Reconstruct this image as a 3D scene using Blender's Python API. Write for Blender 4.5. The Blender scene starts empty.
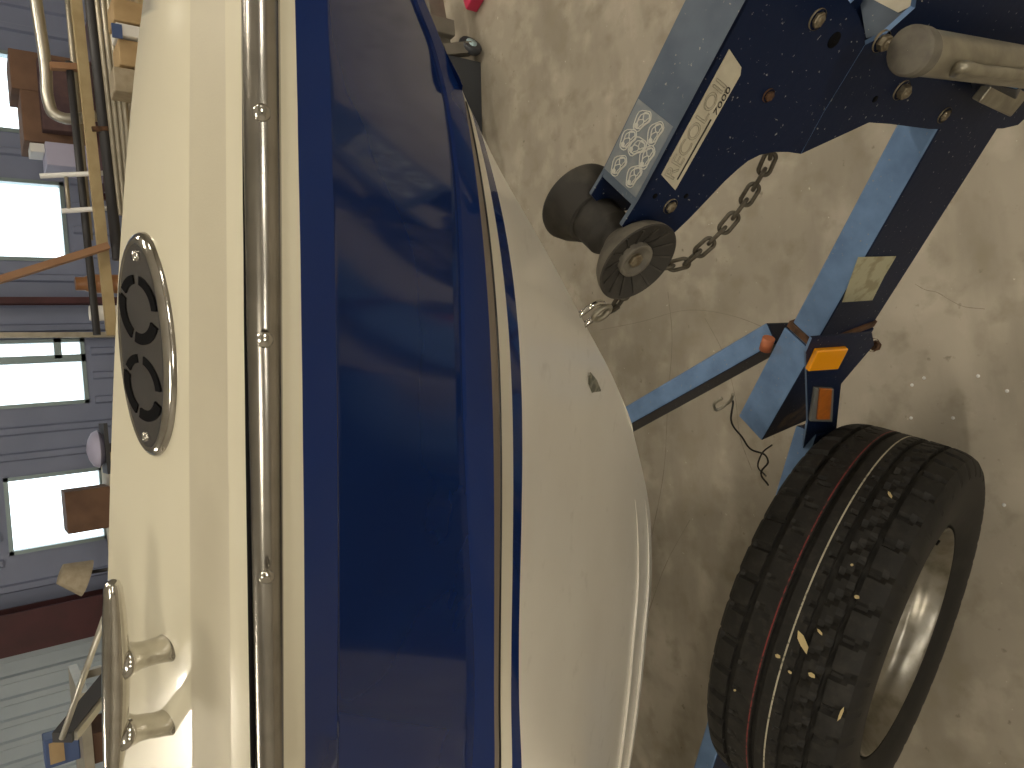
import bpy, bmesh, math, random
from mathutils import Vector, Matrix
random.seed(7)
SC = bpy.context.scene
COL = SC.collection

# ------------------------------------------------------------------ camera
F_PX = 720.0
PITCH = math.atan(F_PX / 968.0)
ROLL = math.radians(-5.0)
CAM_H = 1.62
cp, sp, crl, srl = math.cos(PITCH), math.sin(PITCH), math.cos(ROLL), math.sin(ROLL)
cam_d = bpy.data.cameras.new('camera')
cam_d.sensor_fit = 'HORIZONTAL'
cam_d.sensor_width = 36.0
cam_d.lens = F_PX / 1024.0 * 36.0
cam_d.clip_start = 0.02
cam_d.clip_end = 200
cam = bpy.data.objects.new('camera', cam_d)
COL.objects.link(cam)
fwd = Vector((0, cp, -sp)); up0 = Vector((0, sp, cp)); rt0 = Vector((1, 0, 0))
rt = rt0 * crl + up0 * srl
up = -rt0 * srl + up0 * crl
# the phone was held on its side: the picture's left edge is up
M = Matrix.Identity(4)
for i in range(3):
    M[i][0] = -up[i]; M[i][1] = rt[i]; M[i][2] = -fwd[i]
M[0][3], M[1][3], M[2][3] = 0, 0, CAM_H
cam.matrix_world = M
SC.camera = cam

# ------------------------------------------------------------------ light
SC.view_settings.view_transform = 'Standard'
SC.view_settings.look = 'None'
SC.view_settings.exposure = 0.0
SC.view_settings.gamma = 1.0
SC.view_settings.use_curve_mapping = False
world = bpy.data.worlds.new('overcast_sky')
SC.world = world
world.use_nodes = True
bg = world.node_tree.nodes['Background']
bg.inputs[0].default_value = (0.86, 0.94, 1.0, 1)
bg.inputs[1].default_value = 3.2
LAMP_POWER = 52.0
FILL_POWER = 48.0
FILL_COL = (1.0, 0.93, 0.80)
LAMP_COL = (1.0, 0.90, 0.73)
LAMPS = [(2.4, 1.0), (3.4, 3.4), (4.4, -1.4), (-2.6, -1.6), (-3.2, 3.6)]
FILL_LAMPS = [(-3.2, 2.7), (-0.6, 2.7), (2.0, 2.7)]  # unseen fill lamps, added to light the hull from the front

# ------------------------------------------------------------------ frames of reference
AX = math.radians(-46.0)                       # heading of boat and trailer
DV = Vector((math.cos(AX), math.sin(AX), 0))
SV = Vector((math.sin(AX), -math.cos(AX), 0))
OFF = -0.506                                   # the centreline's distance from the photographer

def W(a, b, z):
    """boat frame (a towards the bow, b towards starboard, z up) -> world"""
    return DV * a + SV * (OFF + b) + Vector((0, 0, z))

def ray(px, py):
    u = (512 - px) / F_PX; r = (384 - py) / F_PX
    X = r * crl - u * srl; q = r * srl + u * crl
    return Vector((X, cp + q * sp, -sp + q * cp))
def side(px, py, b):
    r = ray(px, py); k = (OFF + b) / r.dot(SV)
    return r * k + Vector((0, 0, CAM_H))
def level(px, py, z):
    r = ray(px, py); k = (z - CAM_H) / r.z
    return r * k + Vector((0, 0, CAM_H))
def depth(px, py, Y):
    r = ray(px, py)
    return r * (Y / r.y) + Vector((0, 0, CAM_H))

# ------------------------------------------------------------------ materials
def mat(name, col, rough=0.5, metal=0.0, coat=0.0, noise=None, bump=None, spec=0.5, aniso=0):
    """noise = (scale, colour2, lo, hi[, detail]) ; bump = (scale, strength[, distance])"""
    m = bpy.data.materials.new(name); m.use_nodes = True
    nt = m.node_tree; N = nt.nodes; L = nt.links
    p = N['Principled BSDF']
    p.inputs['Base Color'].default_value = (*col, 1)
    p.inputs['Roughness'].default_value = rough
    p.inputs['Metallic'].default_value = metal
    p.inputs['Specular IOR Level'].default_value = spec
    p.inputs['Coat Weight'].default_value = coat
    p.inputs['Coat Roughness'].default_value = 0.04
    tc = N.new('ShaderNodeTexCoord')
    m['tc'] = 1
    if noise:
        nz = N.new('ShaderNodeTexNoise'); nz.inputs['Scale'].default_value = noise[0]
        nz.inputs['Detail'].default_value = noise[4] if len(noise) > 4 else 5
        L.new(tc.outputs['Object'], nz.inputs['Vector'])
        rp = N.new('ShaderNodeMapRange'); rp.inputs[1].default_value = noise[2]; rp.inputs[2].default_value = noise[3]
        L.new(nz.outputs['Fac'], rp.inputs[0])
        mx = N.new('ShaderNodeMix'); mx.data_type = 'RGBA'
        mx.inputs[6].default_value = (*col, 1); mx.inputs[7].default_value = (*noise[1], 1)
        L.new(rp.outputs[0], mx.inputs[0]); L.new(mx.outputs[2], p.inputs['Base Color'])
    if bump:
        nb = N.new('ShaderNodeTexNoise'); nb.inputs['Scale'].default_value = bump[0]; nb.inputs['Detail'].default_value = 4
        L.new(tc.outputs['Object'], nb.inputs['Vector'])
        bp = N.new('ShaderNodeBump'); bp.inputs['Strength'].default_value = bump[1]
        bp.inputs['Distance'].default_value = bump[2] if len(bump) > 2 else 0.002
        L.new(nb.outputs['Fac'], bp.inputs['Height']); L.new(bp.outputs[0], p.inputs['Normal'])
    return m

def second_noise(m, scale, col, lo, hi, detail=3, stretch=None):
    """lay another mottled colour over a material made by mat()"""
    nt = m.node_tree; N = nt.nodes; L = nt.links; p = N['Principled BSDF']
    tc = [n for n in N if n.type == 'TEX_COORD'][0]
    nz = N.new('ShaderNodeTexNoise'); nz.inputs['Scale'].default_value = scale; nz.inputs['Detail'].default_value = detail
    if stretch:
        mp = N.new('ShaderNodeMapping'); mp.inputs['Scale'].default_value = stretch
        L.new(tc.outputs['Object'], mp.inputs[0]); L.new(mp.outputs[0], nz.inputs['Vector'])
    else:
        L.new(tc.outputs['Object'], nz.inputs['Vector'])
    rp = N.new('ShaderNodeMapRange'); rp.inputs[1].default_value = lo; rp.inputs[2].default_value = hi
    L.new(nz.outputs['Fac'], rp.inputs[0])
    mx = N.new('ShaderNodeMix'); mx.data_type = 'RGBA'; mx.inputs[7].default_value = (*col, 1)
    src = p.inputs['Base Color']
    if src.links: L.new(src.links[0].from_socket, mx.inputs[6])
    else: mx.inputs[6].default_value = src.default_value
    L.new(rp.outputs[0], mx.inputs[0]); L.new(mx.outputs[2], src)
    return m

MT = {}
MT['cream'] = mat('cream_gelcoat', (0.82, 0.775, 0.615), 0.20, coat=0.5, noise=(6, (0.78, 0.73, 0.57), 0.4, 0.75))
MT['cream_band'] = mat('darker_cream_band', (0.62, 0.575, 0.45), 0.5, noise=(14, (0.58, 0.535, 0.42), 0.4, 0.7), bump=(900, 0.15, 0.0006))  # darker, rougher cream for the band above the rail
MT['navy'] = mat('navy_gelcoat', (0.007, 0.024, 0.120), 0.08, spec=0.30, noise=(9, (0.008, 0.027, 0.130), 0.4, 0.7))
MT['hullwhite'] = mat('off_white_gelcoat', (0.82, 0.785, 0.70), 0.18, spec=.4, noise=(5, (0.77, 0.73, 0.645), 0.4, 0.72))
second_noise(MT['hullwhite'], 30, (0.66, 0.62, 0.54), 0.62, 0.85, 6)
MT['stripe_brown'] = mat('taupe_tape', (0.20, 0.165, 0.13), 0.35)
MT['stripe_black'] = mat('black_tape', (0.006, 0.006, 0.008), 0.3)
MT['stripe_cream'] = mat('cream_tape', (0.74, 0.69, 0.56), 0.3, coat=0.3)
MT['steel'] = mat('polished_stainless', (0.62, 0.60, 0.56), 0.12, 1.0, noise=(60, (0.52, 0.50, 0.46), 0.45, 0.7), bump=(500, 0.03, 0.0005))
MT['steel_rail'] = mat('brushed_stainless', (0.43, 0.41, 0.375), 0.24, 1.0, noise=(40, (0.34, 0.325, 0.295), 0.45, 0.7), bump=(300, 0.05, 0.0005))
MT['steel_dark'] = mat('tinted_stainless', (0.34, 0.335, 0.345), 0.26, 1.0, noise=(30, (0.40, 0.39, 0.40), 0.4, 0.7))
MT['black'] = mat('black_void', (0.004, 0.004, 0.005), 0.7, spec=0.1)
MT['rubber'] = mat('grey_rubber', (0.040, 0.037, 0.033), 0.6, noise=(30, (0.085, 0.078, 0.065), 0.5, 0.8), spec=.3)
MT['rubber_edge'] = mat('worn_rubber', (0.17, 0.155, 0.125), 0.7, noise=(50, (0.10, 0.09, 0.075), 0.4, 0.7))
MT['tyre'] = mat('tyre_rubber', (0.011, 0.0105, 0.010), 0.6, noise=(25, (0.024, 0.022, 0.019), 0.5, 0.8), spec=0.35, bump=(120, 0.25, 0.001))
MT['tread'] = mat('tread_rubber', (0.015, 0.0142, 0.013), 0.66, noise=(70, (0.036, 0.033, 0.028), 0.5, 0.8), spec=0.35, bump=(200, 0.3, 0.001))
MT['red'] = mat('red_paint_line', (0.22, 0.030, 0.030), 0.7, noise=(160, (0.05, 0.02, 0.02), 0.52, 0.62))
MT['white_line'] = mat('white_paint_line', (0.50, 0.47, 0.36), 0.7, noise=(160, (0.20, 0.19, 0.15), 0.55, 0.65))
MT['galv'] = mat('galvanised_steel', (0.40, 0.375, 0.30), 0.42, 0.75, noise=(35, (0.27, 0.25, 0.20), 0.4, 0.7), bump=(60, 0.1, 0.001))
MT['rim'] = mat('zinc_rim', (0.30, 0.285, 0.25), 0.34, 1.0, noise=(30, (0.18, 0.165, 0.13), 0.45, 0.72), bump=(90, 0.06, 0.001))
MT['blue'] = mat('blue_enamel', (0.030, 0.060, 0.130), 0.38, coat=0.15, noise=(18, (0.055, 0.085, 0.15), 0.45, 0.75), bump=(90, 0.12, 0.0015))
second_noise(MT['blue'], 55, (0.16, 0.18, 0.20), 0.68, 0.76, 8)
MT['blue_lit'] = mat('lit_blue_enamel', (0.105, 0.180, 0.330), 0.42, coat=0.1, noise=(22, (0.075, 0.135, 0.26), 0.4, 0.7), bump=(90, 0.12, 0.0015))  # lit copy of the blue enamel, the light painted into its tone
second_noise(MT['blue_lit'], 60, (0.36, 0.37, 0.36), 0.68, 0.78, 8)
MT['blue_rust'] = mat('rust_stained_blue_enamel', (0.105, 0.180, 0.330), 0.48, noise=(9, (0.20, 0.14, 0.085), 0.56, 0.76, 6), bump=(90, 0.15, 0.0015))
MT['rust'] = mat('rusty_iron', (0.13, 0.065, 0.032), 0.8, 0.1, noise=(60, (0.045, 0.024, 0.014), 0.4, 0.7), bump=(120, 0.4, 0.002))
MT['bolt'] = mat('dull_zinc_bolt', (0.26, 0.225, 0.16), 0.5, 0.6, noise=(120, (0.13, 0.09, 0.05), 0.45, 0.7))
MT['chain'] = mat('dark_zinc_chain', (0.11, 0.10, 0.078), 0.5, 0.6, noise=(80, (0.06, 0.048, 0.032), 0.4, 0.7))
MT['amber'] = mat('amber_lens', (1.0, 0.40, 0.004), 0.25, coat=0.8)
MT['amber_dull'] = mat('dull_amber_lens', (0.50, 0.15, 0.02), 0.35, coat=0.4, noise=(60, (0.38, 0.11, 0.015), 0.4, 0.7))
MT['lens_clear'] = mat('clear_grey_lens', (0.16, 0.17, 0.17), 0.3, coat=0.4)
MT['decal'] = mat('off_white_decal', (0.56, 0.52, 0.41), 0.5, noise=(50, (0.48, 0.44, 0.34), 0.4, 0.7))
MT['ink'] = mat('dark_decal_ink', (0.03, 0.03, 0.028), 0.6)
MT['ink_pale'] = mat('pale_decal_ink', (0.33, 0.305, 0.24), 0.6)
MT['sticker'] = mat('grey_blue_sticker', (0.19, 0.215, 0.24), 0.4, noise=(60, (0.26, 0.28, 0.28), 0.45, 0.7))
MT['sticker_white'] = mat('silvery_sticker_print', (0.62, 0.61, 0.55), 0.4)
MT['label_paper'] = mat('peeling_paper_label', (0.42, 0.40, 0.27), 0.8, noise=(45, (0.30, 0.27, 0.17), 0.5, 0.62))
MT['flake'] = mat('pale_leaf_flake', (0.62, 0.50, 0.26), 0.8)
MT['orange'] = mat('faded_orange_plastic', (0.45, 0.14, 0.06), 0.5)
MT['chip'] = mat('exposed_grey_laminate', (0.13, 0.13, 0.10), 0.7, noise=(90, (0.25, 0.24, 0.19), 0.45, 0.6))
MT['amber_glass'] = mat('brown_amber_jar', (0.26, 0.12, 0.05), 0.3)
MT['wire'] = mat('black_wire', (0.012, 0.011, 0.010), 0.5)
# concrete: cloudy greys and tans, dark stains, pale specks
MT['concrete'] = mat('stained_concrete', (0.45, 0.405, 0.33), 0.62, noise=(1.6, (0.33, 0.295, 0.235), 0.36, 0.66, 8), bump=(40, 0.12, 0.003), spec=0.35)
second_noise(MT['concrete'], 9.0, (0.52, 0.47, 0.385), 0.50, 0.78, 8)
second_noise(MT['concrete'], 6, (0.30, 0.265, 0.21), 0.50, 0.74, 7, stretch=(0.4, 1.5, 1))
second_noise(MT['concrete'], 5.5, (0.24, 0.21, 0.16), 0.58, 0.84, 10)
second_noise(MT['concrete'], 16, (0.30, 0.265, 0.20), 0.52, 0.74, 8)
second_noise(MT['concrete'], 42, (0.17, 0.15, 0.11), 0.68, 0.80, 6)
second_noise(MT['concrete'], 75, (0.62, 0.58, 0.48), 0.75, 0.80, 2)
MT['crack'] = mat('dark_crack', (0.25, 0.22, 0.175), 0.9)
MT['cladding'] = mat('grey_blue_cladding', (0.25, 0.285, 0.42), 0.45, noise=(2, (0.22, 0.255, 0.38), 0.4, 0.7))
MT['cladding_lit'] = mat('lit_pale_cladding', (0.50, 0.58, 0.66), 0.4, noise=(2, (0.44, 0.52, 0.60), 0.4, 0.7))  # pale sheet, the brighter light left of the column painted into it
MT['roof'] = mat('roof_sheet', (0.62, 0.60, 0.56), 0.6)
MT['cladding_cream'] = mat('cream_cladding', (0.55, 0.52, 0.46), 0.5)
MT['maroon'] = mat('maroon_steel', (0.075, 0.020, 0.026), 0.55, noise=(6, (0.055, 0.016, 0.02), 0.4, 0.7))
MT['frame'] = mat('window_aluminium', (0.30, 0.38, 0.40), 0.4, 0.5)
MT['timber'] = mat('raw_timber', (0.46, 0.36, 0.20), 0.7, noise=(12, (0.38, 0.29, 0.15), 0.4, 0.7))
MT['timber_red'] = mat('orange_brown_timber', (0.36, 0.20, 0.11), 0.7, noise=(8, (0.30, 0.16, 0.085), 0.4, 0.7))
MT['pipe'] = mat('tube_steel', (0.46, 0.42, 0.34), 0.4, 0.6, noise=(10, (0.36, 0.33, 0.26), 0.4, 0.7))
MT['pipe_dark'] = mat('dark_tube', (0.04, 0.04, 0.045), 0.5)
MT['alu'] = mat('dull_aluminium', (0.55, 0.53, 0.47), 0.35, 0.8)
MT['card'] = mat('cardboard', (0.20, 0.115, 0.075), 0.85, noise=(5, (0.14, 0.08, 0.055), 0.4, 0.7))
MT['card_pale'] = mat('pale_cardboard', (0.46, 0.33, 0.18), 0.85, noise=(9, (0.36, 0.25, 0.13), 0.4, 0.7))
MT['clutter_dark'] = mat('dark_plum_fabric', (0.07, 0.04, 0.05), 0.8, noise=(9, (0.12, 0.07, 0.07), 0.4, 0.7))
MT['white'] = mat('white_plastic', (0.75, 0.75, 0.74), 0.5)
MT['lavender'] = mat('lavender_plastic_bag', (0.46, 0.45, 0.62), 0.5)
MT['beige_shade'] = mat('beige_shade', (0.40, 0.34, 0.25), 0.7, noise=(30, (0.32, 0.27, 0.19), 0.4, 0.7))
MT['blue_case'] = mat('blue_case', (0.06, 0.10, 0.24), 0.5)
MT['cyan'] = mat('pale_cyan_panel', (0.45, 0.62, 0.68), 0.4)
MT['pink'] = mat('crimson_plastic', (0.60, 0.035, 0.10), 0.5)
MT['trolley'] = mat('grey_trolley_steel', (0.20, 0.185, 0.16), 0.5, 0.3, noise=(15, (0.15, 0.14, 0.12), 0.4, 0.7))
MT['trolley_dark'] = mat('slate_panel', (0.045, 0.050, 0.060), 0.5)

# ------------------------------------------------------------------ mesh helpers
class MB:
    """collects world-space geometry for ONE mesh object"""
    def __init__(s): s.v = []; s.f = []; s.m = []; s.sm = []
    def add(s, vs, fs, mi=0, smooth=False):
        o = len(s.v); s.v += [Vector(v) for v in vs]
        for f in fs: s.f.append([o + i for i in f]); s.m.append(mi); s.sm.append(smooth)
    def box(s, c, x, y, z, mi=0):
        """centre and three half-axis vectors"""
        c, x, y, z = map(Vector, (c, x, y, z))
        vs = [c + x * i + y * j + z * k for i in (-1, 1) for j in (-1, 1) for k in (-1, 1)]
        s.add(vs, [(0, 1, 3, 2), (4, 6, 7, 5), (0, 4, 5, 1), (2, 3, 7, 6), (0, 2, 6, 4), (1, 5, 7, 3)], mi)
    def beam(s, p, q, w, h, upv=(0, 0, 1), mi=0):
        """rectangular bar from p to q (centre line), width w, height h"""
        p, q = Vector(p), Vector(q); d = (q - p); x = d.normalized()
        y = Vector(upv).cross(x).normalized(); z = x.cross(y)
        s.box((p + q) / 2, d / 2, y * w / 2, z * h / 2, mi)
    def prism(s, poly, ex, mi=0):
        """extrude a planar polygon by vector ex"""
        n = len(poly); ex = Vector(ex); P = [Vector(p) for p in poly]
        vs = P + [p + ex for p in P]
        s.add(vs, [list(range(n))[::-1], list(range(n, 2 * n))] + [(i, (i + 1) % n, n + (i + 1) % n, n + i) for i in range(n)], mi)
    def tube(s, path, r, n=10, mi=0, cap=True, closed=False):
        P = [Vector(p) for p in path]; k = len(P); rings = []
        nrm = None
        for i in range(k):
            if closed: t = (P[(i + 1) % k] - P[i - 1]).normalized()
            else: t = (P[min(i + 1, k - 1)] - P[max(i - 1, 0)]).normalized()
            if nrm is None:
                nrm = t.cross(Vector((0.3, 0.2, 0.9))).normalized()
            nrm = (nrm - t * nrm.dot(t)).normalized(); bn = t.cross(nrm)
            rr = r[i] if isinstance(r, (list, tuple)) else r
            rings.append([P[i] + (nrm * math.cos(2 * math.pi * j / n) + bn * math.sin(2 * math.pi * j / n)) * rr for j in range(n)])
        vs = [v for ring in rings for v in ring]; fs = []
        for i in range(k if closed else k - 1):
            i2 = (i + 1) % k
            for j in range(n): fs.append((i * n + j, i * n + (j + 1) % n, i2 * n + (j + 1) % n, i2 * n + j))
        s.add(vs, fs, mi, True)
        if cap and not closed: s.add(rings[0], [list(range(n))[::-1]], mi); s.add(rings[-1], [list(range(n))], mi)
    def lathe(s, c, axis, prof, n=48, mis=None, smooth=True, ref=None):
        """prof: list of (axial, radius) ; mis: material index per segment"""
        c = Vector(c); ax = Vector(axis).normalized()
        e = Vector(ref).normalized() if ref else ax.cross(Vector((0.31, 0.17, 0.93))).normalized()
        e = (e - ax * e.dot(ax)).normalized(); g = ax.cross(e); o = len(s.v)
        for (t, r) in prof:
            for j in range(n):
                th = 2 * math.pi * j / n
                s.v.append(c + ax * t + (e * math.cos(th) + g * math.sin(th)) * r)
        for i in range(len(prof) - 1):
            for j in range(n):
                s.f.append([o + i * n + j, o + i * n + (j + 1) % n, o + (i + 1) * n + (j + 1) % n, o + (i + 1) * n + j])
                s.m.append(mis[i] if mis else 0); s.sm.append(smooth)
    def build(s, name, mats, parent=None, bevel=0.0, autosmooth=None, segs=2):
        if not isinstance(mats, (list, tuple)): mats = [mats]
        lo = Vector((min(v.x for v in s.v), min(v.y for v in s.v), min(v.z for v in s.v)))
        hi = Vector((max(v.x for v in s.v), max(v.y for v in s.v), max(v.z for v in s.v)))
        c = (lo + hi) / 2
        me = bpy.data.meshes.new(name)
        me.from_pydata([tuple(v - c) for v in s.v], [], s.f)
        for k in mats: me.materials.append(MT[k])
        for i, p in enumerate(me.polygons): p.material_index = s.m[i]; p.use_smooth = s.sm[i]
        bm = bmesh.new(); bm.from_mesh(me)
        bmesh.ops.remove_doubles(bm, verts=bm.verts, dist=1e-6)
        bmesh.ops.dissolve_degenerate(bm, edges=bm.edges, dist=1e-7)
        bmesh.ops.recalc_face_normals(bm, faces=bm.faces)
        if autosmooth is not None:
            for f in bm.faces: f.smooth = True
            for e in bm.edges:
                if len(e.link_faces) == 2 and e.calc_face_angle(0) > autosmooth: e.smooth = False
        bm.to_mesh(me); bm.free()
        ob = bpy.data.objects.new(name, me); COL.objects.link(ob)
        ob.parent = parent
        ob.location = c - (world_loc(parent) if parent else Vector())
        if bevel > 0:
            md = ob.modifiers.new('bevel', 'BEVEL'); md.width = bevel; md.segments = segs; md.limit_method = 'ANGLE'; md.angle_limit = math.radians(40)
            md.harden_normals = False
        return ob

def world_loc(o):
    v = Vector()
    while o: v += Vector(o.location); o = o.parent
    return v
def tag(o, label, cat, group=None, kind=None):
    o['label'] = label
    if cat: o['category'] = cat
    if group: o['group'] = group
    if kind: o['kind'] = kind
    return o
def thing(name, loc, label, cat, group=None):
    o = bpy.data.objects.new(name, None); COL.objects.link(o); o.location = loc; o.empty_display_size = 0.1
    return tag(o, label, cat, group)
def struct(o): o['kind'] = 'structure'; return o
def copy_of(o, loc, parent):
    c = o.copy(); COL.objects.link(c); c.parent = parent; c.location = Vector(loc) - (world_loc(parent) if parent else Vector())
    return c
def curve_pts(P, n):
    """smooth curve through points (chord-length Hermite)"""
    P = [Vector(p) for p in P]; out = []; N = len(P)
    h = [max((P[i + 1] - P[i]).length, 1e-9) for i in range(N - 1)]
    D = [(P[i + 1] - P[i]) / h[i] for i in range(N - 1)]
    T = [D[0]] + [(D[i - 1] * h[i] + D[i] * h[i - 1]) / (h[i - 1] + h[i]) for i in range(1, N - 1)] + [D[-1]]
    for i in range(N - 1):
        for k in range(n):
            t = k / n; t2, t3 = t * t, t ** 3
            out.append(P[i] * (2 * t3 - 3 * t2 + 1) + T[i] * (h[i] * (t3 - 2 * t2 + t)) + P[i + 1] * (3 * t2 - 2 * t3) + T[i + 1] * (h[i] * (t3 - t2)))
    out.append(P[-1]); return out
RED_W, WHITE_W = -.0250, .0034

# ================================================================== THE HALL
HX0, HX1, HY0, HY1, HZ = -5.2, 8.6, -5.0, 8.0, 5.2
m = MB(); m.box(((HX0 + HX1) / 2, (HY0 + HY1) / 2, -0.1), ((HX1 - HX0) / 2 + .2, 0, 0), (0, (HY1 - HY0) / 2 + .2, 0), (0, 0, 0.1))
floor = struct(m.build('floor', 'concrete'))
floor['label'] = 'stained tan grey concrete floor slab'
m = MB(); m.box(((HX0 + HX1) / 2, (HY0 + HY1) / 2, HZ + .06), ((HX1 - HX0) / 2 + .2, 0, 0), (0, (HY1 - HY0) / 2 + .2, 0), (0, 0, 0.06))
struct(m.build('ceiling', 'roof'))['label'] = 'grey sheet metal hall roof'

# windows: (x0, x1, z0, z1) openings in the far wall
def wx(px, py): return depth(px, py, HY1)
WIN = []
for (pyR, pyL, pxb, z1) in ((56, 135, 34, 2.1), (183, 262, 67, 2.1), (338, 403, 87, 2.1), (466, 539, 106, 1.475)):
    xr = wx(pxb, pyR).x; xl = wx(pxb, pyL).x; z0 = (wx(pxb - 3, pyR).z + wx(pxb + 2, pyL).z) / 2
    WIN.append((xl, xr, z0, z1))
WIN.sort()
# far wall: sheet pieces around the openings with upright ribs
XCOL = wx(50, 622).x
m = MB()
def panel(x0, x1, z0, z1, mi):
    if x1 - x0 < 1e-3 or z1 - z0 < 1e-3: return
    m.box(((x0 + x1) / 2, HY1 + .05, (z0 + z1) / 2), ((x1 - x0) / 2, 0, 0), (0, .05, 0), (0, 0, (z1 - z0) / 2), mi)
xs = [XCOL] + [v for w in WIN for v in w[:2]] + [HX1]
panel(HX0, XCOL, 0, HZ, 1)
for i in range(len(xs) - 1):
    w = [q for q in WIN if abs(q[0] - xs[i]) < 1e-6 and abs(q[1] - xs[i + 1]) < 1e-6]
    if w: panel(xs[i], xs[i + 1], 0, w[0][2], 0); panel(xs[i], xs[i + 1], w[0][3], HZ, 0)
    else: panel(xs[i], xs[i + 1], 0, HZ, 0)
def rib(x, z0, z1, mi):
    y = HY1
    m.prism([(x - .045, y + .01, z0), (x - .025, y - .03, z0), (x + .025, y - .03, z0), (x + .045, y + .01, z0)], (0, 0, z1 - z0), mi)
x = HX0 + .1
while x < HX1:
    w = [q for q in WIN if q[0] - .06 < x < q[1] + .06]
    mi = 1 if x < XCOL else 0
    if w: rib(x, 0, w[0][2] - .05, mi); rib(x, w[0][3] + .05, HZ, mi)
    else: rib(x, 0, HZ, mi)
    x += .19 if x < XCOL else .235
wall_back = struct(m.build('wall_back', ['cladding', 'cladding_lit']))
wall_back['label'] = 'ribbed grey blue metal cladding wall with daylight windows'
for nm, c, hx, hy in (('wall_left', (HX0 - .06, (HY0 + HY1) / 2), .06, (HY1 - HY0) / 2), ('wall_right', (HX1 + .06, (HY0 + HY1) / 2), .06, (HY1 - HY0) / 2), ('wall_front', ((HX0 + HX1) / 2, HY0 - .06), (HX1 - HX0) / 2, .06)):
    m = MB(); m.box((c[0], c[1], HZ / 2), (hx, 0, 0), (0, hy, 0), (0, 0, HZ / 2))
    k = 0
    if hx > hy: rng = [HX0 + .12 + .235 * i for i in range(int((HX1 - HX0) / .235))]
    else: rng = [HY0 + .12 + .235 * i for i in range(int((HY1 - HY0) / .235))]
    for q in rng:
        if nm == 'wall_left': m.box((HX0 + .012, q, HZ / 2), (.018, 0, 0), (0, .03, 0), (0, 0, HZ / 2))
        elif nm == 'wall_right': m.box((HX1 - .012, q, HZ / 2), (.018, 0, 0), (0, .03, 0), (0, 0, HZ / 2))
        else: m.box((q, HY0 + .012, HZ / 2), (.03, 0, 0), (0, .018, 0), (0, 0, HZ / 2))
    struct(m.build(nm, 'cladding_cream'))

glass = bpy.data.materials.new('window_glass'); glass.use_nodes = True
nt = glass.node_tree; nt.nodes.clear()
o_ = nt.nodes.new('ShaderNodeOutputMaterial'); mx = nt.nodes.new('ShaderNodeMixShader'); tr = nt.nodes.new('ShaderNodeBsdfTransparent'); gl = nt.nodes.new('ShaderNodeBsdfGlossy')
gl.inputs['Roughness'].default_value = 0.02; mx.inputs[0].default_value = 0.06; tr.inputs[0].default_value = (.95, .97, .97, 1)
nt.links.new(tr.outputs[0], mx.inputs[1]); nt.links.new(gl.outputs[0], mx.inputs[2]); nt.links.new(mx.outputs[0], o_.inputs[0])
MT['glass'] = glass
for i, (x0, x1, z0, z1) in enumerate(WIN):
    m = MB(); t = .035
    for (a0, a1, c0, c1) in ((x0, x0 + t, z0, z1), (x1 - t, x1, z0, z1), (x0, x1, z0, z0 + t), (x0, x1, z1 - t, z1)):
        m.box(((a0 + a1) / 2, HY1 + .03, (c0 + c1) / 2), ((a1 - a0) / 2, 0, 0), (0, .045, 0), (0, 0, (c1 - c0) / 2))
    if i == 1:                                  # the one with a narrow side light and a low crossbar
        xm = x0 + (x1 - x0) * .70
        m.box((xm, HY1 + .03, (z0 + z1) / 2), (.035, 0, 0), (0, .045, 0), (0, 0, (z1 - z0) / 2))
        m.box(((xm + x1) / 2, HY1 + .03, z0 + .22), ((x1 - xm) / 2, 0, 0), (0, .045, 0), (0, 0, .03))
    wn = struct(m.build('window_%d' % (i + 1), 'frame'))
    wn['label'] = 'blown out bright daylight window in the far wall'
    m = MB(); m.box(((x0 + x1) / 2, HY1 + .04, (z0 + z1) / 2), ((x1 - x0) / 2 - .03, 0, 0), (0, .004, 0), (0, 0, (z1 - z0) / 2 - .03))
    m.build('pane', 'glass', wn)

# steel frame of the hall
def column(name, x, y, w, dpt, n):
    m = MB()
    for (cx, hx, cy, hy) in ((0, w / 2, -dpt / 2, .012), (0, w / 2, dpt / 2, .012), (0, .01, 0, dpt / 2)):
        m.box((x + cx, y + cy, HZ / 2), (hx, 0, 0), (0, hy, 0), (0, 0, HZ / 2))
    return struct(m.build(name, 'maroon'))
column('trim_1', wx(50, 620).x + .02, HY1 - .20, .36, .24, 1)['label'] = 'wide dark maroon steel column'
column('trim_2', wx(40, 303).x, HY1 - .12, .06, .10, 2)['label'] = 'thin maroon steel mullion post'
m = MB(); m.beam((wx(0, 340).x, HY1 - .08, 0.02), (wx(0, 326).x, HY1 - .08, HZ), .05, .05, (0, 1, 0))
o = struct(m.build('trim_3', 'pipe')); o['label'] = 'pale wall conduit'

# roof lamps
lampm = bpy.data.materials.new('lamp_diffuser'); lampm.use_nodes = True
pb = lampm.node_tree.nodes['Principled BSDF']
pb.inputs['Base Color'].default_value = (.8, .8, .75, 1)
pb.inputs['Emission Color'].default_value = (*LAMP_COL, 1); pb.inputs['Emission Strength'].default_value = LAMP_POWER
MT['lamp'] = lampm
for i, (lx, ly) in enumerate(LAMPS):
    z = 4.5
    lt = thing('hall_lamp', (lx, ly, z), 'long warm white ceiling lamp hanging under the hall roof', 'lamp', 'ceiling lamps of the hall')
    m = MB(); m.box((lx, ly, z + .06), (.75, 0, 0), (0, .12, 0), (0, 0, .04)); m.build('housing', 'white', lt)
    m = MB(); m.box((lx, ly, z + .005), (.72, 0, 0), (0, .10, 0), (0, 0, .014)); m.build('diffuser', 'lamp', lt)
    for sx in (-.5, .5): m = MB(); m.tube([(lx + sx, ly, z + .09), (lx + sx, ly, HZ + .01)], .006, 6); m.build('suspension_rod', 'alu', lt)
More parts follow.
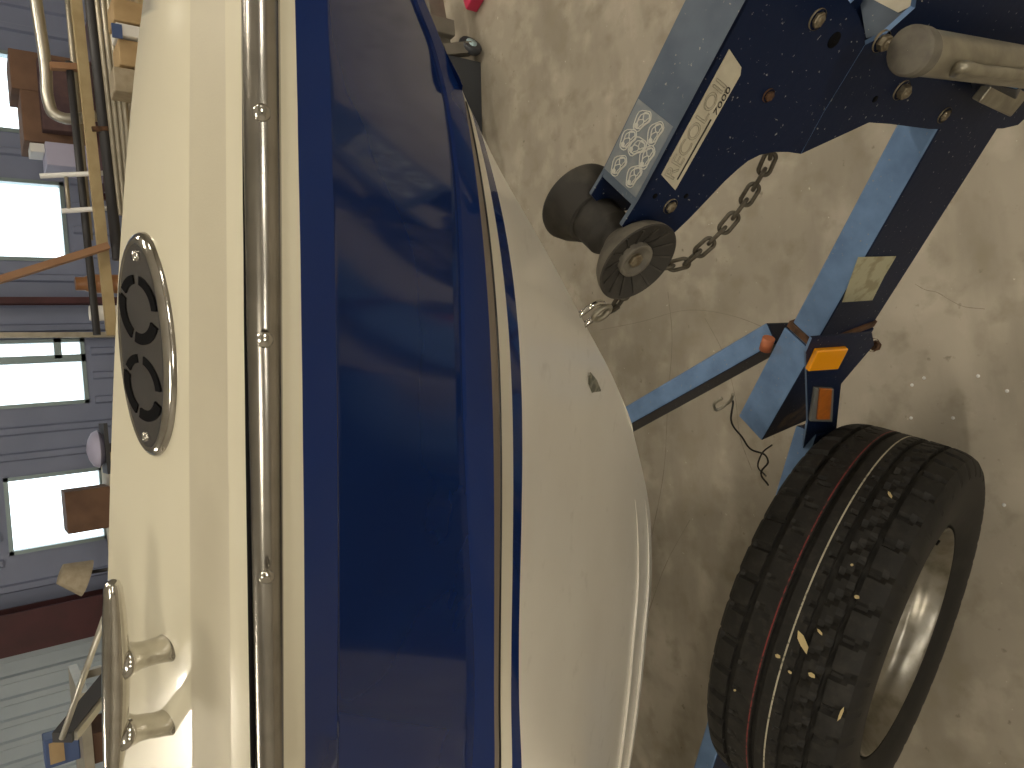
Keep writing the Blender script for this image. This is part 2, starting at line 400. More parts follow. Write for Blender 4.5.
wlm = lampm.copy(); wlm.name = 'fill_lamp_glass'; wlm.node_tree.nodes['Principled BSDF'].inputs['Emission Strength'].default_value = FILL_POWER; wlm.node_tree.nodes['Principled BSDF'].inputs['Emission Color'].default_value = (*FILL_COL, 1); MT['fill'] = wlm
for (lx, z) in FILL_LAMPS:  # fill added behind the camera to brighten the hull side
    lt = thing('fill_lamp', (lx, HY0, z), 'added, unseen warm flood lamp on the wall behind the photographer', 'lamp', 'flood lamps added on the near wall')
    m = MB(); m.box((lx, HY0 + .06, z), (.36, 0, 0), (0, .03, 0), (0, 0, .20)); m.build('housing', 'pipe_dark', lt)
    m = MB(); m.box((lx, HY0 + .095, z), (.34, 0, 0), (0, .006, 0), (0, 0, .18)); m.build('fill_glass', 'fill', lt)
    m = MB(); m.box((lx, HY0 + .015, z), (.05, 0, 0), (0, .02, 0), (0, 0, .08)); m.build('wall_mount', 'pipe_dark', lt)

# cracks in the slab
def ground_line(name, pts, wdt):
    P = curve_pts([level(x, y, 0) for x, y in pts], 6)
    m = MB()
    for i in range(len(P) - 1):
        d = (P[i + 1] - P[i]).normalized(); n = Vector((-d.y, d.x, 0)) * wdt * random.uniform(.5, 1.2)
        z = Vector((0, 0, .0006))
        m.add([P[i] - n + z, P[i] + n + z, P[i + 1] + n + z, P[i + 1] - n + z], [(0, 1, 2, 3)])
    return m.build(name, 'crack', floor)
ground_line('crack', [(705, 318), (722, 350), (735, 395), (741, 440), (752, 470)], .0011)
ground_line('crack', [(600, 330), (640, 322), (690, 310), (740, 318), (770, 330)], .0009)
ground_line('crack', [(650, 545), (664, 470), (668, 400), (672, 330), (668, 292)], .0012)
ground_line('crack', [(640, 640), (668, 560), (690, 520)], .001)
ground_line('crack', [(915, 284), (926, 290), (936, 292), (950, 300), (962, 306), (985, 309)], .0007)
for k, (x, y) in enumerate(((912, 385), (924, 378), (978, 376), (1007, 391), (911, 418), (953, 418), (1004, 505))):
    p = level(x, y, 0); m = MB(); r = .004
    m.lathe(p, (0, 0, 1), [(0.0, r), (.0016, r * .7), (.002, .0003)], 6)
    m.build('paint_speck', 'white', floor)

# ================================================================== THE BOAT
HULL = {
 'sil': [(-0.1458,0.0549,1.5330),(-0.1654,0.0677,1.5366),(-0.1856,0.0798,1.5398),(-0.1947,0.0850,1.5411),(-0.2040,0.0900,1.5423),(-0.2206,0.0987,1.5443),(-0.2417,0.1091,1.5464),(-0.2664,0.1204,1.5486),(-0.3013,0.1350,1.5510),(-0.3389,0.1496,1.5530),(-0.3810,0.1647,1.5547),(-0.4241,0.1794,1.5561),(-0.4726,0.1953,1.5574),(-0.5256,0.2121,1.5586),(-0.5838,0.2303,1.5599),(-0.6479,0.2499,1.5613)],
 'L5': [(-0.1307,0.0959,1.5330),(-0.1478,0.1087,1.5342),(-0.1655,0.1208,1.5354),(-0.1736,0.1260,1.5358),(-0.1818,0.1310,1.5362),(-0.1965,0.1397,1.5368),(-0.2153,0.1501,1.5375),(-0.2373,0.1614,1.5381),(-0.2684,0.1760,1.5386),(-0.3020,0.1906,1.5389),(-0.3396,0.2057,1.5390),(-0.3779,0.2204,1.5390),(-0.4209,0.2363,1.5387),(-0.4678,0.2531,1.5383),(-0.5190,0.2713,1.5378),(-0.5751,0.2909,1.5371)],
 'L4': [(-0.1206,0.1179,1.5251),(-0.1370,0.1307,1.5263),(-0.1538,0.1428,1.5273),(-0.1614,0.1480,1.5277),(-0.1692,0.1530,1.5280),(-0.1831,0.1617,1.5285),(-0.2008,0.1721,1.5290),(-0.2215,0.1834,1.5293),(-0.2508,0.1980,1.5294),(-0.2824,0.2126,1.5293),(-0.3177,0.2277,1.5288),(-0.3536,0.2424,1.5281),(-0.3939,0.2583,1.5271),(-0.4376,0.2751,1.5259),(-0.4853,0.2933,1.5244),(-0.5373,0.3129,1.5227)],
 'L3': [(-0.1103,0.1399,1.5159),(-0.1258,0.1527,1.5169),(-0.1417,0.1648,1.5176),(-0.1489,0.1700,1.5179),(-0.1563,0.1750,1.5181),(-0.1694,0.1837,1.5184),(-0.1861,0.1941,1.5186),(-0.2057,0.2054,1.5186),(-0.2333,0.2200,1.5183),(-0.2630,0.2346,1.5176),(-0.2962,0.2497,1.5166),(-0.3298,0.2644,1.5154),(-0.3674,0.2803,1.5139),(-0.4081,0.2971,1.5121),(-0.4522,0.3153,1.5102),(-0.4997,0.3349,1.5081)],
 'L2': [(-0.1041,0.1539,1.5116),(-0.1191,0.1667,1.5127),(-0.1344,0.1788,1.5134),(-0.1413,0.1840,1.5137),(-0.1484,0.1890,1.5139),(-0.1610,0.1977,1.5142),(-0.1770,0.2081,1.5144),(-0.1957,0.2194,1.5143),(-0.2221,0.2340,1.5140),(-0.2504,0.2486,1.5132),(-0.2818,0.2637,1.5121),(-0.3137,0.2784,1.5107),(-0.3491,0.2943,1.5091),(-0.3873,0.3111,1.5072),(-0.4282,0.3293,1.5052),(-0.4719,0.3489,1.5031)],
 'L1': [(-0.0999,0.1579,1.5002),(-0.1149,0.1707,1.5009),(-0.1303,0.1828,1.5014),(-0.1373,0.1880,1.5015),(-0.1444,0.1930,1.5016),(-0.1572,0.2017,1.5016),(-0.1734,0.2121,1.5014),(-0.1923,0.2234,1.5010),(-0.2192,0.2380,1.5001),(-0.2480,0.2526,1.4987),(-0.2803,0.2677,1.4969),(-0.3132,0.2824,1.4949),(-0.3500,0.2983,1.4924),(-0.3900,0.3151,1.4897),(-0.4335,0.3333,1.4867),(-0.4807,0.3529,1.4835)],
 'L0': [(-0.0984,0.1559,1.4906),(-0.1137,0.1687,1.4911),(-0.1294,0.1808,1.4913),(-0.1366,0.1860,1.4913),(-0.1439,0.1910,1.4913),(-0.1570,0.1997,1.4911),(-0.1737,0.2101,1.4906),(-0.1932,0.2214,1.4898),(-0.2210,0.2360,1.4884),(-0.2511,0.2506,1.4864),(-0.2849,0.2657,1.4840),(-0.3195,0.2804,1.4812),(-0.3586,0.2963,1.4780),(-0.4017,0.3131,1.4743),(-0.4492,0.3313,1.4702),(-0.5019,0.3509,1.4655)],
 'K1': [(-0.0953,0.1539,1.4750),(-0.1111,0.1667,1.4750),(-0.1274,0.1788,1.4748),(-0.1348,0.1840,1.4746),(-0.1424,0.1890,1.4743),(-0.1560,0.1977,1.4738),(-0.1734,0.2081,1.4728),(-0.1938,0.2194,1.4714),(-0.2231,0.2340,1.4691),(-0.2549,0.2486,1.4662),(-0.2909,0.2637,1.4627),(-0.3283,0.2784,1.4588),(-0.3710,0.2943,1.4542),(-0.4187,0.3111,1.4489),(-0.4725,0.3293,1.4428),(-0.5340,0.3489,1.4356)],
 'K2': [(-0.1198,0.0082,1.3524),(-0.1462,0.0090,1.3294),(-0.1743,0.0166,1.3124),(-0.1830,0.0323,1.3134),(-0.1931,0.0444,1.3128),(-0.2106,0.0660,1.3133),(-0.2329,0.0908,1.3144),(-0.2607,0.1139,1.3136),(-0.3003,0.1426,1.3117),(-0.3441,0.1692,1.3072),(-0.3935,0.1966,1.3003),(-0.4445,0.2229,1.2912),(-0.5026,0.2512,1.2795),(-0.5657,0.2818,1.2671),(-0.6359,0.3139,1.2546),(-0.7181,0.3464,1.2421)],
 'S0': [(-0.1204,0.0000,1.3423),(-0.1474,0.0000,1.3168),(-0.1776,0.0000,1.2879),(-0.1854,0.0200,1.2915),(-0.1953,0.0340,1.2918),(-0.2126,0.0580,1.2928),(-0.2347,0.0850,1.2933),(-0.2627,0.1095,1.2906),(-0.3038,0.1391,1.2852),(-0.3490,0.1670,1.2787),(-0.3989,0.1964,1.2721),(-0.4493,0.2248,1.2657),(-0.5054,0.2551,1.2585),(-0.5653,0.2872,1.2509),(-0.6325,0.3207,1.2408),(-0.7148,0.3550,1.2240)],
 'S1': [(-0.1204,0.0000,1.3423),(-0.1474,0.0000,1.3168),(-0.1776,0.0000,1.2879),(-0.1873,0.0144,1.2862),(-0.1975,0.0277,1.2850),(-0.2156,0.0507,1.2836),(-0.2384,0.0775,1.2823),(-0.2671,0.1025,1.2784),(-0.3093,0.1326,1.2719),(-0.3563,0.1607,1.2642),(-0.4086,0.1901,1.2566),(-0.4585,0.2205,1.2519),(-0.5131,0.2529,1.2471),(-0.5716,0.2866,1.2414),(-0.6370,0.3213,1.2328),(-0.7153,0.3572,1.2180)],
 'S2': [(-0.1204,0.0000,1.3423),(-0.1474,0.0000,1.3168),(-0.1776,0.0000,1.2879),(-0.1922,0.0002,1.2737),(-0.2024,0.0144,1.2716),(-0.2211,0.0374,1.2677),(-0.2447,0.0650,1.2644),(-0.2743,0.0909,1.2586),(-0.3183,0.1221,1.2499),(-0.3685,0.1501,1.2394),(-0.4258,0.1789,1.2285),(-0.4760,0.2124,1.2253),(-0.5291,0.2484,1.2232),(-0.5855,0.2850,1.2203),(-0.6478,0.3224,1.2143),(-0.7176,0.3616,1.2044)],
 'S3': [(-0.1204,0.0000,1.3423),(-0.1474,0.0000,1.3168),(-0.1776,0.0000,1.2879),(-0.1923,0.0000,1.2735),(-0.2077,0.0002,1.2580),(-0.2277,0.0220,1.2506),(-0.2517,0.0511,1.2455),(-0.2819,0.0788,1.2386),(-0.3270,0.1119,1.2292),(-0.3791,0.1410,1.2180),(-0.4392,0.1703,1.2061),(-0.4888,0.2066,1.2056),(-0.5403,0.2452,1.2066),(-0.5955,0.2838,1.2055),(-0.6567,0.3230,1.2002),(-0.7219,0.3648,1.1917)],
 'H1': [(-0.1204,0.0000,1.3423),(-0.1474,0.0000,1.3168),(-0.1776,0.0000,1.2879),(-0.1923,0.0000,1.2735),(-0.2077,0.0002,1.2580),(-0.2304,0.0157,1.2436),(-0.2587,0.0375,1.2277),(-0.2942,0.0593,1.2080),(-0.3488,0.0862,1.1796),(-0.4159,0.1091,1.1440),(-0.4981,0.1328,1.1065),(-0.5578,0.1753,1.0986),(-0.6107,0.2246,1.1043),(-0.6637,0.2730,1.1124),(-0.7205,0.3205,1.1170),(-0.7699,0.3702,1.1258)],
 'H2': [(-0.1204,0.0000,1.3423),(-0.1474,0.0000,1.3168),(-0.1776,0.0000,1.2879),(-0.1923,0.0000,1.2735),(-0.2078,0.0001,1.2579),(-0.2333,0.0091,1.2364),(-0.2666,0.0221,1.2080),(-0.3092,0.0356,1.1720),(-0.3770,0.0529,1.1174),(-0.4641,0.0673,1.0478),(-0.5746,0.0847,0.9738),(-0.6522,0.1328,0.9504),(-0.7159,0.1926,0.9556),(-0.7781,0.2509,0.9687),(-0.8465,0.3069,0.9770),(-0.9013,0.3651,0.9961)],
 'H3': [(-0.1204,0.0000,1.3423),(-0.1474,0.0000,1.3168),(-0.1776,0.0000,1.2879),(-0.1923,0.0000,1.2735),(-0.2078,0.0000,1.2578),(-0.2357,0.0034,1.2303),(-0.2736,0.0084,1.1904),(-0.3231,0.0137,1.1385),(-0.4046,0.0205,1.0562),(-0.5120,0.0262,0.9491),(-0.6517,0.0374,0.8334),(-0.7515,0.0897,0.7875),(-0.8337,0.1579,0.7853),(-0.9154,0.2244,0.7963),(-1.0108,0.2877,0.7984),(-1.0955,0.3536,0.8143)],
 'C': [(-0.1204,0.0000,1.3423),(-0.1474,0.0000,1.3168),(-0.1776,0.0000,1.2879),(-0.1923,0.0000,1.2735),(-0.2078,0.0000,1.2578),(-0.2372,0.0000,1.2266),(-0.2779,0.0000,1.1795),(-0.3317,0.0000,1.1172),(-0.4220,0.0000,1.0161),(-0.5427,0.0000,0.8827),(-0.7020,0.0073,0.7366),(-0.8183,0.0620,0.6721),(-0.9156,0.1353,0.6614),(-1.0145,0.2066,0.6676),(-1.1350,0.2743,0.6602),(-1.2521,0.3450,0.6657)],
}

boat = thing('motor_boat', W(-1.2, 0, 0.55), 'small motor boat with navy hull side and cream deck on blue trailer', 'boat')
STEM = {'sil': (-.075, 1.533), 'L5': (-.03, 1.532), 'L4': (.005, 1.525), 'L3': (.03, 1.517), 'L2': (.046, 1.512), 'L1': (.05, 1.500), 'L0': (.045, 1.491), 'K1': (.03, 1.460)}
AFT = [(-1.7, .67, 1.44, .64), (-2.6, .82, 1.42, .62), (-3.4, .86, 1.40, .60)]
DZ = {'sil': (-.095, .09), 'L5': (-.06, .068), 'L4': (-.032, .056), 'L3': (-.01, .043), 'L2': (.004, .038), 'L1': (.008, .018), 'L0': (.006, 0), 'K1': (-.003, -.035), 'K2': (-.018, -.195), 'S0': (-.024, -.222), 'S1': (-.025, -.227), 'S2': (-.026, -.238), 'S3': (-.027, -.246)}
LOWER = {'H1': (-.04, .62), 'H2': (-.07, .38), 'H3': (-.12, .16), 'C': (-.19, 0.0)}
ROWS = {}
for r, pts in HULL.items():
    P = list(pts)
    if r in STEM:
        a0, b0, z0 = P[0]; sa, sz = STEM[r]
        P = [(sa, 0, sz), ((a0 + sa) / 2 + .02, b0 * .62, (z0 + sz) / 2)] + P
    elif r == 'K2': P = [(-.100, 0, 1.362), (-.112, .003, 1.357)] + P
    else: P = [P[0], P[0]] + P
    for (a, br, zt, zc) in AFT:
        if r in DZ: P.append((a, br + DZ[r][0], zt + DZ[r][1]))
        else: P.append((a, br + LOWER[r][0], zc + (zt - .246 - zc) * LOWER[r][1]))
    ROWS[r] = curve_pts(P, 5)
K = len(ROWS['C'])
ROWS['inner'] = [Vector((p.x, max(p.y - .02, 0), p.z - .010)) for p in ROWS['sil']]
ROWS['mid'] = [Vector((p.x, p.y * .5, p.z - .05 * min(1, p.y / .1))) for p in ROWS['sil']]
ROWS['centre'] = [Vector((p.x, 0, p.z - .065 * min(1, p.y / .1))) for p in ROWS['sil']]
ROWS['K1b'] = [Vector((p.x, max(p.y - .0035, 0), p.z - .003)) for p in ROWS['K1']]
ROWS['K2a'] = [Vector((p.x, max(p.y - .0010, 0), p.z + .003)) for p in ROWS['K2']]
ROWS['keel'] = [Vector((p.x, 0, p.z - .35 * min(p.y, .45))) for p in ROWS['C']]
def port(p):                                     # port side; the boat leans a little to port on its rollers
    return Vector((p.x, -p.y, p.z - .5 * min(max(p.y, 0), .45)))
def strip(mb, r0, r1, mi, sides=(1, -1)):
    for sd in sides:
        A = [p if sd > 0 else port(p) for p in ROWS[r0]]; Bq = [p if sd > 0 else port(p) for p in ROWS[r1]]
        A = [W(*p) for p in A]; Bq = [W(*p) for p in Bq]
        for i in range(K - 1):
            q = [A[i], A[i + 1], Bq[i + 1], Bq[i]]
            u = []
            for v in q:
                if not any((v - w).length < 1e-6 for w in u): u.append(v)
            if len(u) >= 3: mb.add(u, [tuple(range(len(u)))], mi, True)
m = MB()
for r0, r1, mi in (('L0', 'K1', 0), ('K1', 'K1b', 0), ('K1b', 'K2a', 0), ('K2a', 'K2', 0), ('K2', 'S0', 0), ('S3', 'H1', 1), ('H1', 'H2', 1), ('H2', 'H3', 1), ('H3', 'C', 1), ('C', 'keel', 1), ('S0', 'S1', 2), ('S1', 'S2', 3), ('S2', 'S3', 0)):
    strip(m, r0, r1, mi)
ends = ['centre', 'mid', 'inner', 'sil', 'L5', 'L4', 'L3', 'L2', 'L1', 'L0', 'K1', 'K2', 'S0', 'S1', 'S2', 'S3', 'H1', 'H2', 'H3', 'C', 'keel']
tr_ = [W(*ROWS[r][-1]) for r in ends]; tp_ = [W(*port(ROWS[r][-1])) for r in ends]
m.add(tr_, [tuple(range(len(tr_)))], 0); m.add(tp_, [tuple(range(len(tp_)))], 0)
hull = m.build('hull', ['navy', 'hullwhite', 'stripe_brown', 'stripe_cream'], boat, autosmooth=math.radians(24))
m = MB()
for r0, r1, mi in (('L0', 'L1', 0), ('L1', 'L2', 0), ('L2', 'L3', 0), ('L3', 'L4', 1), ('L4', 'L5', 0), ('L5', 'sil', 0), ('sil', 'inner', 0), ('inner', 'mid', 0), ('mid', 'centre', 0)):
    strip(m, r0, r1, mi)
m.build('deck', ['cream', 'cream_band'], boat, autosmooth=math.radians(28))
# thin black line under the taupe tape
m = MB(); L_ = [W(*(p + Vector((0, .0006, .0003)))) for p in ROWS['S1'][23:]]; m.tube(L_, .0011, 6); m.build('pinstripe', 'stripe_black', boat)
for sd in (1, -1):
    P = []
    for i in range(K):
        p = (ROWS['L1'][i] + ROWS['L2'][i]) / 2 + Vector((0, .0012, 0))
        P.append(W(*(p if sd > 0 else port(p))))
    m = MB(); m.tube(P[3:], .0082, 14); rail = m.build('rub_rail', 'steel_rail', boat)
    if sd > 0: rub = rail
    # black line drawn in for the shadow edge above the rail
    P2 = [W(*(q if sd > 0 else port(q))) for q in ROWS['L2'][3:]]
    m = MB(); m.tube(P2, .0016, 6); m.build('rail_shadow_line', 'black', boat)
for (x, y, b) in ((262, 113, .1965), (265, 341, .2510), (267, 579, .3075)):
    c = side(x, y, b); n = (Vector((0, 0, CAM_H)) - c).normalized()
    n = (SV * .92 + DV * .35 + Vector((0, 0, .25))).normalized()
    m = MB(); m.lathe(c - n * .002, n, [(0, .0040), (.0012, .0038), (.0018, .0028), (.0020, .0003)], 16)
    ob = m.build('screw', 'steel', rub)
    e = n.cross(Vector((0, 0, 1))).normalized(); g = n.cross(e)
    for ang in (.6, .6 + math.pi / 2):
        v = e * math.cos(ang) + g * math.sin(ang); w_ = n.cross(v)
        m = MB(); m.box(c + n * .0013, v * .0026, w_ * .0005, n * .0004); m.build('cross_slot', 'black', ob) if False else None

# deck plane near the fittings
def deck_plane(i0, i1):
    A = W(*ROWS['L4'][i0]); Bp = W(*ROWS['sil'][i0]); C = W(*ROWS['L4'][i1]); D = W(*ROWS['sil'][i1])
    n = ((Bp - A).cross(C - A)).normalized(); n = n if n.z > 0 else -n
    return (A + Bp + C + D) / 4, n
def on_plane(px, py, c, n):
    r = ray(px, py); o0 = Vector((0, 0, CAM_H)); k = (c - o0).dot(n) / r.dot(n); return o0 + r * k
# ---- oval louvre vent
c0, n0 = deck_plane(10 + 5 * 7, 10 + 5 * 10)
pT, pB, pL, pR = (on_plane(*q, c0, n0) for q in ((141, 231), (153, 454), (124, 330), (177, 345)))
vc = (pT + pB) / 2; e1 = (pB - pT).normalized(); e2 = n0.cross(e1); e2 = e2 if (pL - pR).dot(e2) > 0 else -e2
ha = (pB - pT).length / 2; hb = abs((pL - pR).dot(e2)) / 2 * 1.0
vc = vc + e2 * (((pL + pR) / 2 - vc).dot(e2))
print('VENT', ha, hb, vc, n0)
def ell(k, h_, nn=64): return [vc + e1 * ha * k * math.cos(2 * math.pi * j / nn) + e2 * (hb * k - (1 - k) * 0) * math.sin(2 * math.pi * j / nn) + n0 * h_ for j in range(nn)]
def off_ell(d_, h_, nn=64): return [vc + e1 * (ha - d_) * math.cos(2 * math.pi * j / nn) + e2 * (hb - d_) * math.sin(2 * math.pi * j / nn) + n0 * h_ for j in range(nn)]
m = MB(); nn = 64
rings = [off_ell(0, -.004), off_ell(.0003, .0015), off_ell(.0015, .0035), off_ell(.004, .0050), off_ell(.0058, .0053), off_ell(.0066, .0048)]
vs = [v for r in rings for v in r]
fs = [(i * nn + j, i * nn + (j + 1) % nn, (i + 1) * nn + (j + 1) % nn, (i + 1) * nn + j) for i in range(len(rings) - 1) for j in range(nn)]
m.add(vs, fs, 0, True)
vent = m.build('vent', 'steel', boat); vent['label'] = 'oval stainless louvre vent with two round grilles'
m = MB(); R1 = off_ell(.0064, .0048); R2 = off_ell(.012, .0050); R3 = [vc + n0 * .0054]
m.add(R1 + R2, [(j, (j + 1) % nn, nn + (j + 1) % nn, nn + j) for j in range(nn)], 0, True)
m.add(R2 + R3, [(j, (j + 1) % nn, nn) for j in range(nn)], 0, True)
m.build('face_plate', 'steel_dark', vent)
rc = hb * .60
for sgn in (-1, 1):
    cc = vc + e1 * sgn * ha * .345 + n0 * .0050
    for (t0, t1, w_) in ((-1.2, .25, .0036), (.45, 1.9, .0036), (2.1, 2.95, .0028), (3.3, 4.6, .0028)):
        m = MB(); k = 14
        inn = []; out = []
        for j in range(k + 1):
            t = t0 + (t1 - t0) * j / k
            v = e1 * math.cos(t) * ha * .255 + e2 * math.sin(t) * rc
            inn.append(cc + v * (1 - w_ / rc)); out.append(cc + v * (1 + w_ / rc))
        poly = inn + out[::-1]
        vs = inn + out; top = [v + n0 * .0006 for v in vs]
        m.add(vs + top, [(2 * k + 2 + j, 2 * k + 3 + j, 3 * k + 4 + j, 3 * k + 3 + j) for j in range(k)] + [(j, j + 1, 2 * k + 3 + j, 2 * k + 2 + j) for j in range(k)] + [(k + 1 + j, k + 2 + j, 3 * k + 4 + j, 3 * k + 3 + j) for j in range(k)])
        m.build('louvre_slot', 'black', vent)
    m = MB(); q = vc + e1 * sgn * ha * .80 + n0 * .0056
    m.lathe(q, n0, [(-.001, .0030), (.0008, .0027), (.0014, .0003)], 14); m.build('screw', 'steel', vent)

# ---- mooring cleat
c1, n1 = deck_plane(10 + 5 * 13, 10 + 5 * 15)
f1 = on_plane(166, 648, c1, n1); f2 = on_plane(167, 722, c1, n1)
ed = (f2 - f1).normalized(); cm = (f1 + f2) / 2; HB = .031
print('CLEAT', (f2 - f1).length, n1)
def over(px, py):                                # a point of the horn, in the upright plane through the feet
    pn = ed.cross(n1).normalized(); r = ray(px, py); o0 = Vector((0, 0, CAM_H)); return o0 + r * ((cm - o0).dot(pn) / r.dot(pn))
hA = over(116, 580); hC = over(116, 686)
ax_ = (hA - hC); hE = hC - ax_
m = MB()
path = []; rad = []
L_ = ax_.length
r0 = .0072 * L_ / .075
for t, rr, dz in ((-1.0, .30, .0), (-.985, .52, 0), (-.93, .68, 0), (-.7, .86, 0), (-.35, 1.0, 0), (0, 1.04, 0), (.35, 1.0, 0), (.7, .86, 0), (.93, .68, 0), (.985, .52, 0), (1.0, .30, .0)):
    path.append(hC + ax_ * t + n1 * (.002 * t * t)); rad.append(r0 * rr)
path = curve_pts(path, 4); rr_ = []
for i in range(len(rad) - 1):
    for k in range(4): rr_.append(rad[i] + (rad[i + 1] - rad[i]) * k / 4)
rr_.append(rad[-1])
m.tube(path, rr_, 20)
cleat = m.build('cleat', 'steel', boat); cleat['label'] = 'polished stainless mooring cleat'
for f_ in (f1, f2):
    top = over(116, 662) if f_ is f1 else over(116, 733)
    m = MB(); d_ = (f_ - top)
    m.tube(curve_pts([top - d_ * .02, top + d_ * .25, top + d_ * .6, top + d_ * .92, f_ - n1 * .002], 4), [r0 * .85, r0 * 1.3, r0 * 1.55, r0 * 1.45, r0 * 1.32, r0 * 1.22, r0 * 1.13, r0 * 1.1, r0 * 1.08, r0 * 1.08, r0 * 1.1, r0 * 1.12, r0 * 1.16, r0 * 1.2, r0 * 1.25, r0 * 1.3, r0 * 1.34], 20)
    m.build('cleat_leg', 'steel', cleat)

# ---- bow eye and its plate
ec = side(586, 317, 0)
m = MB()
d1 = (W(-.36, 0, 1.09) - W(-.44, 0, 1.00)).normalized(); nb = (DV * .75 - Vector((0, 0, .66))).normalized()
U = []
for t in range(-8, 9):
    th = math.pi * t / 16
    U.append(ec + nb * (.012 + .014 * math.cos(th)) + d1 * .012 * math.sin(th))
U = [ec - nb * .02 - d1 * .012] + U + [ec - nb * .02 + d1 * .012]
m.tube(U, .0038, 10); m.build('bow_eye', 'steel', boat)
# old scuff chip on the bottom
ch = [(592, 374), (597, 380), (601, 390), (600, 396), (593, 397), (590, 386)]
def low_b(x): return .0297 + (601 - x) * (.0755 - .0297) / 24 + .0035
m = MB(); m.prism([side(x, y, low_b(x)) for x, y in ch], -SV * .004); m.build('gelcoat_chip', 'chip', hull)
# two running strakes low on the bottom
for fr_ in (.25, .78):
    P = [W(*(ROWS['H3'][i].lerp(ROWS['C'][i], fr_) + Vector((0, .002, 0)))) for i in range(10 + 5 * 10 + 4, K)]
    m = MB(); m.tube(P, [.0003 + .0025 * min(1, i / 9) for i in range(len(P))], 8); m.build('strake', 'hullwhite', boat)

# ---- windscreen corner further aft
m = MB(); pA = depth(62, 738, 1.62); pB = depth(112, 596, 1.45); pC = depth(118, 668, 1.80)
m.tube([pB, pA], .0055, 10); m.build('screen_stay', 'alu', boat)
m = MB(); m.beam(pA, pC, .02, .035, (0, 0, 1)); m.build('screen_frame', 'pipe_dark', boat)
m = MB(); m.beam(pA + Vector((0, 0, -.021)) + SV * .004, pC + Vector((0, 0, -.021)) + SV * .004, .018, .009, (0, 0, 1)); m.build('screen_trim', 'alu', boat)

# ================================================================== THE TRAILER
# enamel: overhead light painted in, pale on upward faces, dark on sideways ones
def top_lit_blue(name, lit_col, dark):
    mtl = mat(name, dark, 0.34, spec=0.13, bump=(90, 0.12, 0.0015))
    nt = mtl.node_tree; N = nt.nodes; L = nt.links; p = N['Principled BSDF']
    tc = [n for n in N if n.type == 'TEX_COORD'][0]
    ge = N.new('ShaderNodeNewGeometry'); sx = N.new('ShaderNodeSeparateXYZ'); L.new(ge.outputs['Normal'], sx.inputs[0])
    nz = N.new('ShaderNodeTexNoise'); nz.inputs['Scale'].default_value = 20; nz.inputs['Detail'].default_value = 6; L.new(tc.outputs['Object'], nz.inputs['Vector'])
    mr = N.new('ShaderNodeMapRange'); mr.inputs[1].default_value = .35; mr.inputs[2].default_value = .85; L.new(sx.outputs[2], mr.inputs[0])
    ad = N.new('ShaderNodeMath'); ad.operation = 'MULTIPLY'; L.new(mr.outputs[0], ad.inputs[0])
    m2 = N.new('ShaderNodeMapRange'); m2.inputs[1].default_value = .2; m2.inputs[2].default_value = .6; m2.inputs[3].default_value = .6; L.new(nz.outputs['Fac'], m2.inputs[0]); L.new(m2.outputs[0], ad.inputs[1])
    mx = N.new('ShaderNodeMix'); mx.data_type = 'RGBA'; mx.inputs[6].default_value = (*dark, 1); mx.inputs[7].default_value = (*lit_col, 1)
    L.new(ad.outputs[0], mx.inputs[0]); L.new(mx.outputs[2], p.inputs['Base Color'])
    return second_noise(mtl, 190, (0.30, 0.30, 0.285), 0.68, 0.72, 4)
MT['blue'] = top_lit_blue('top_lit_blue_enamel', (.17, .275, .47), (.006, .013, .040))
MT['blue_rust'] = second_noise(top_lit_blue('rusty_top_lit_blue_enamel', (.17, .275, .47), (.006, .013, .040)), 11, (.20, .13, .07), .56, .74, 6)
MT['blue_grey'] = top_lit_blue('scuffed_top_lit_blue_enamel', (.115, .145, .19), (.006, .013, .042))

trailer = thing('boat_trailer', W(-.6, 0, 0), 'dark blue steel boat trailer with winch post, bow roller and spare wheel', 'trailer')
SL = .33
def sp_top(a): return .60 + (a + .115) * SL
def hollow(mb, p, q, w, h, t, upv=(0, 0, 1), mi=0):
    p, q = Vector(p), Vector(q); x = (q - p).normalized(); y = Vector(upv).cross(x).normalized(); z = x.cross(y)
    vs = []
    for e in (p, q):
        for k in (0, t):
            for sy, sz in ((-1, -1), (1, -1), (1, 1), (-1, 1)): vs.append(e + y * sy * (w / 2 - k) + z * sz * (h / 2 - k))
    fs = []
    for i in range(4):
        j = (i + 1) % 4
        fs += [(i, j, 8 + j, 8 + i), (4 + i, 12 + i, 12 + j, 4 + j), (i, 4 + i, 4 + j, j), (8 + i, 8 + j, 12 + j, 12 + i)]
    mb.add(vs, fs, mi)
DEP = .150
nz_ = Vector((0, 0, 1)) - DV * SL; nz_.normalize()
def spine_pt(a): return W(a, 0, sp_top(a)) - nz_ * DEP / 2
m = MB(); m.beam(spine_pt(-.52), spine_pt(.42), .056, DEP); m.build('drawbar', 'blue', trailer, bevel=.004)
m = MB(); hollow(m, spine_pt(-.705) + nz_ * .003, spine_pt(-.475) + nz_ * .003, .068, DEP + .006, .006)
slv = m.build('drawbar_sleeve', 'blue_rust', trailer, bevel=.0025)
m = MB(); q0 = spine_pt(-.472) + nz_ * .003; m.beam(q0, q0 + (spine_pt(-.46) - spine_pt(-.472)), .064, DEP + .002); m.build('weld_seam', 'rust', slv)
# peeling label on the drawbar flank
poly = [side(842, 302, .0292), side(858, 257, .0292), side(896, 256, .0292), side(884, 276, .0292), side(872, 300, .0292)]
m = MB(); m.prism(poly, SV * .0008); m.build('paper_label', 'label_paper', trailer)
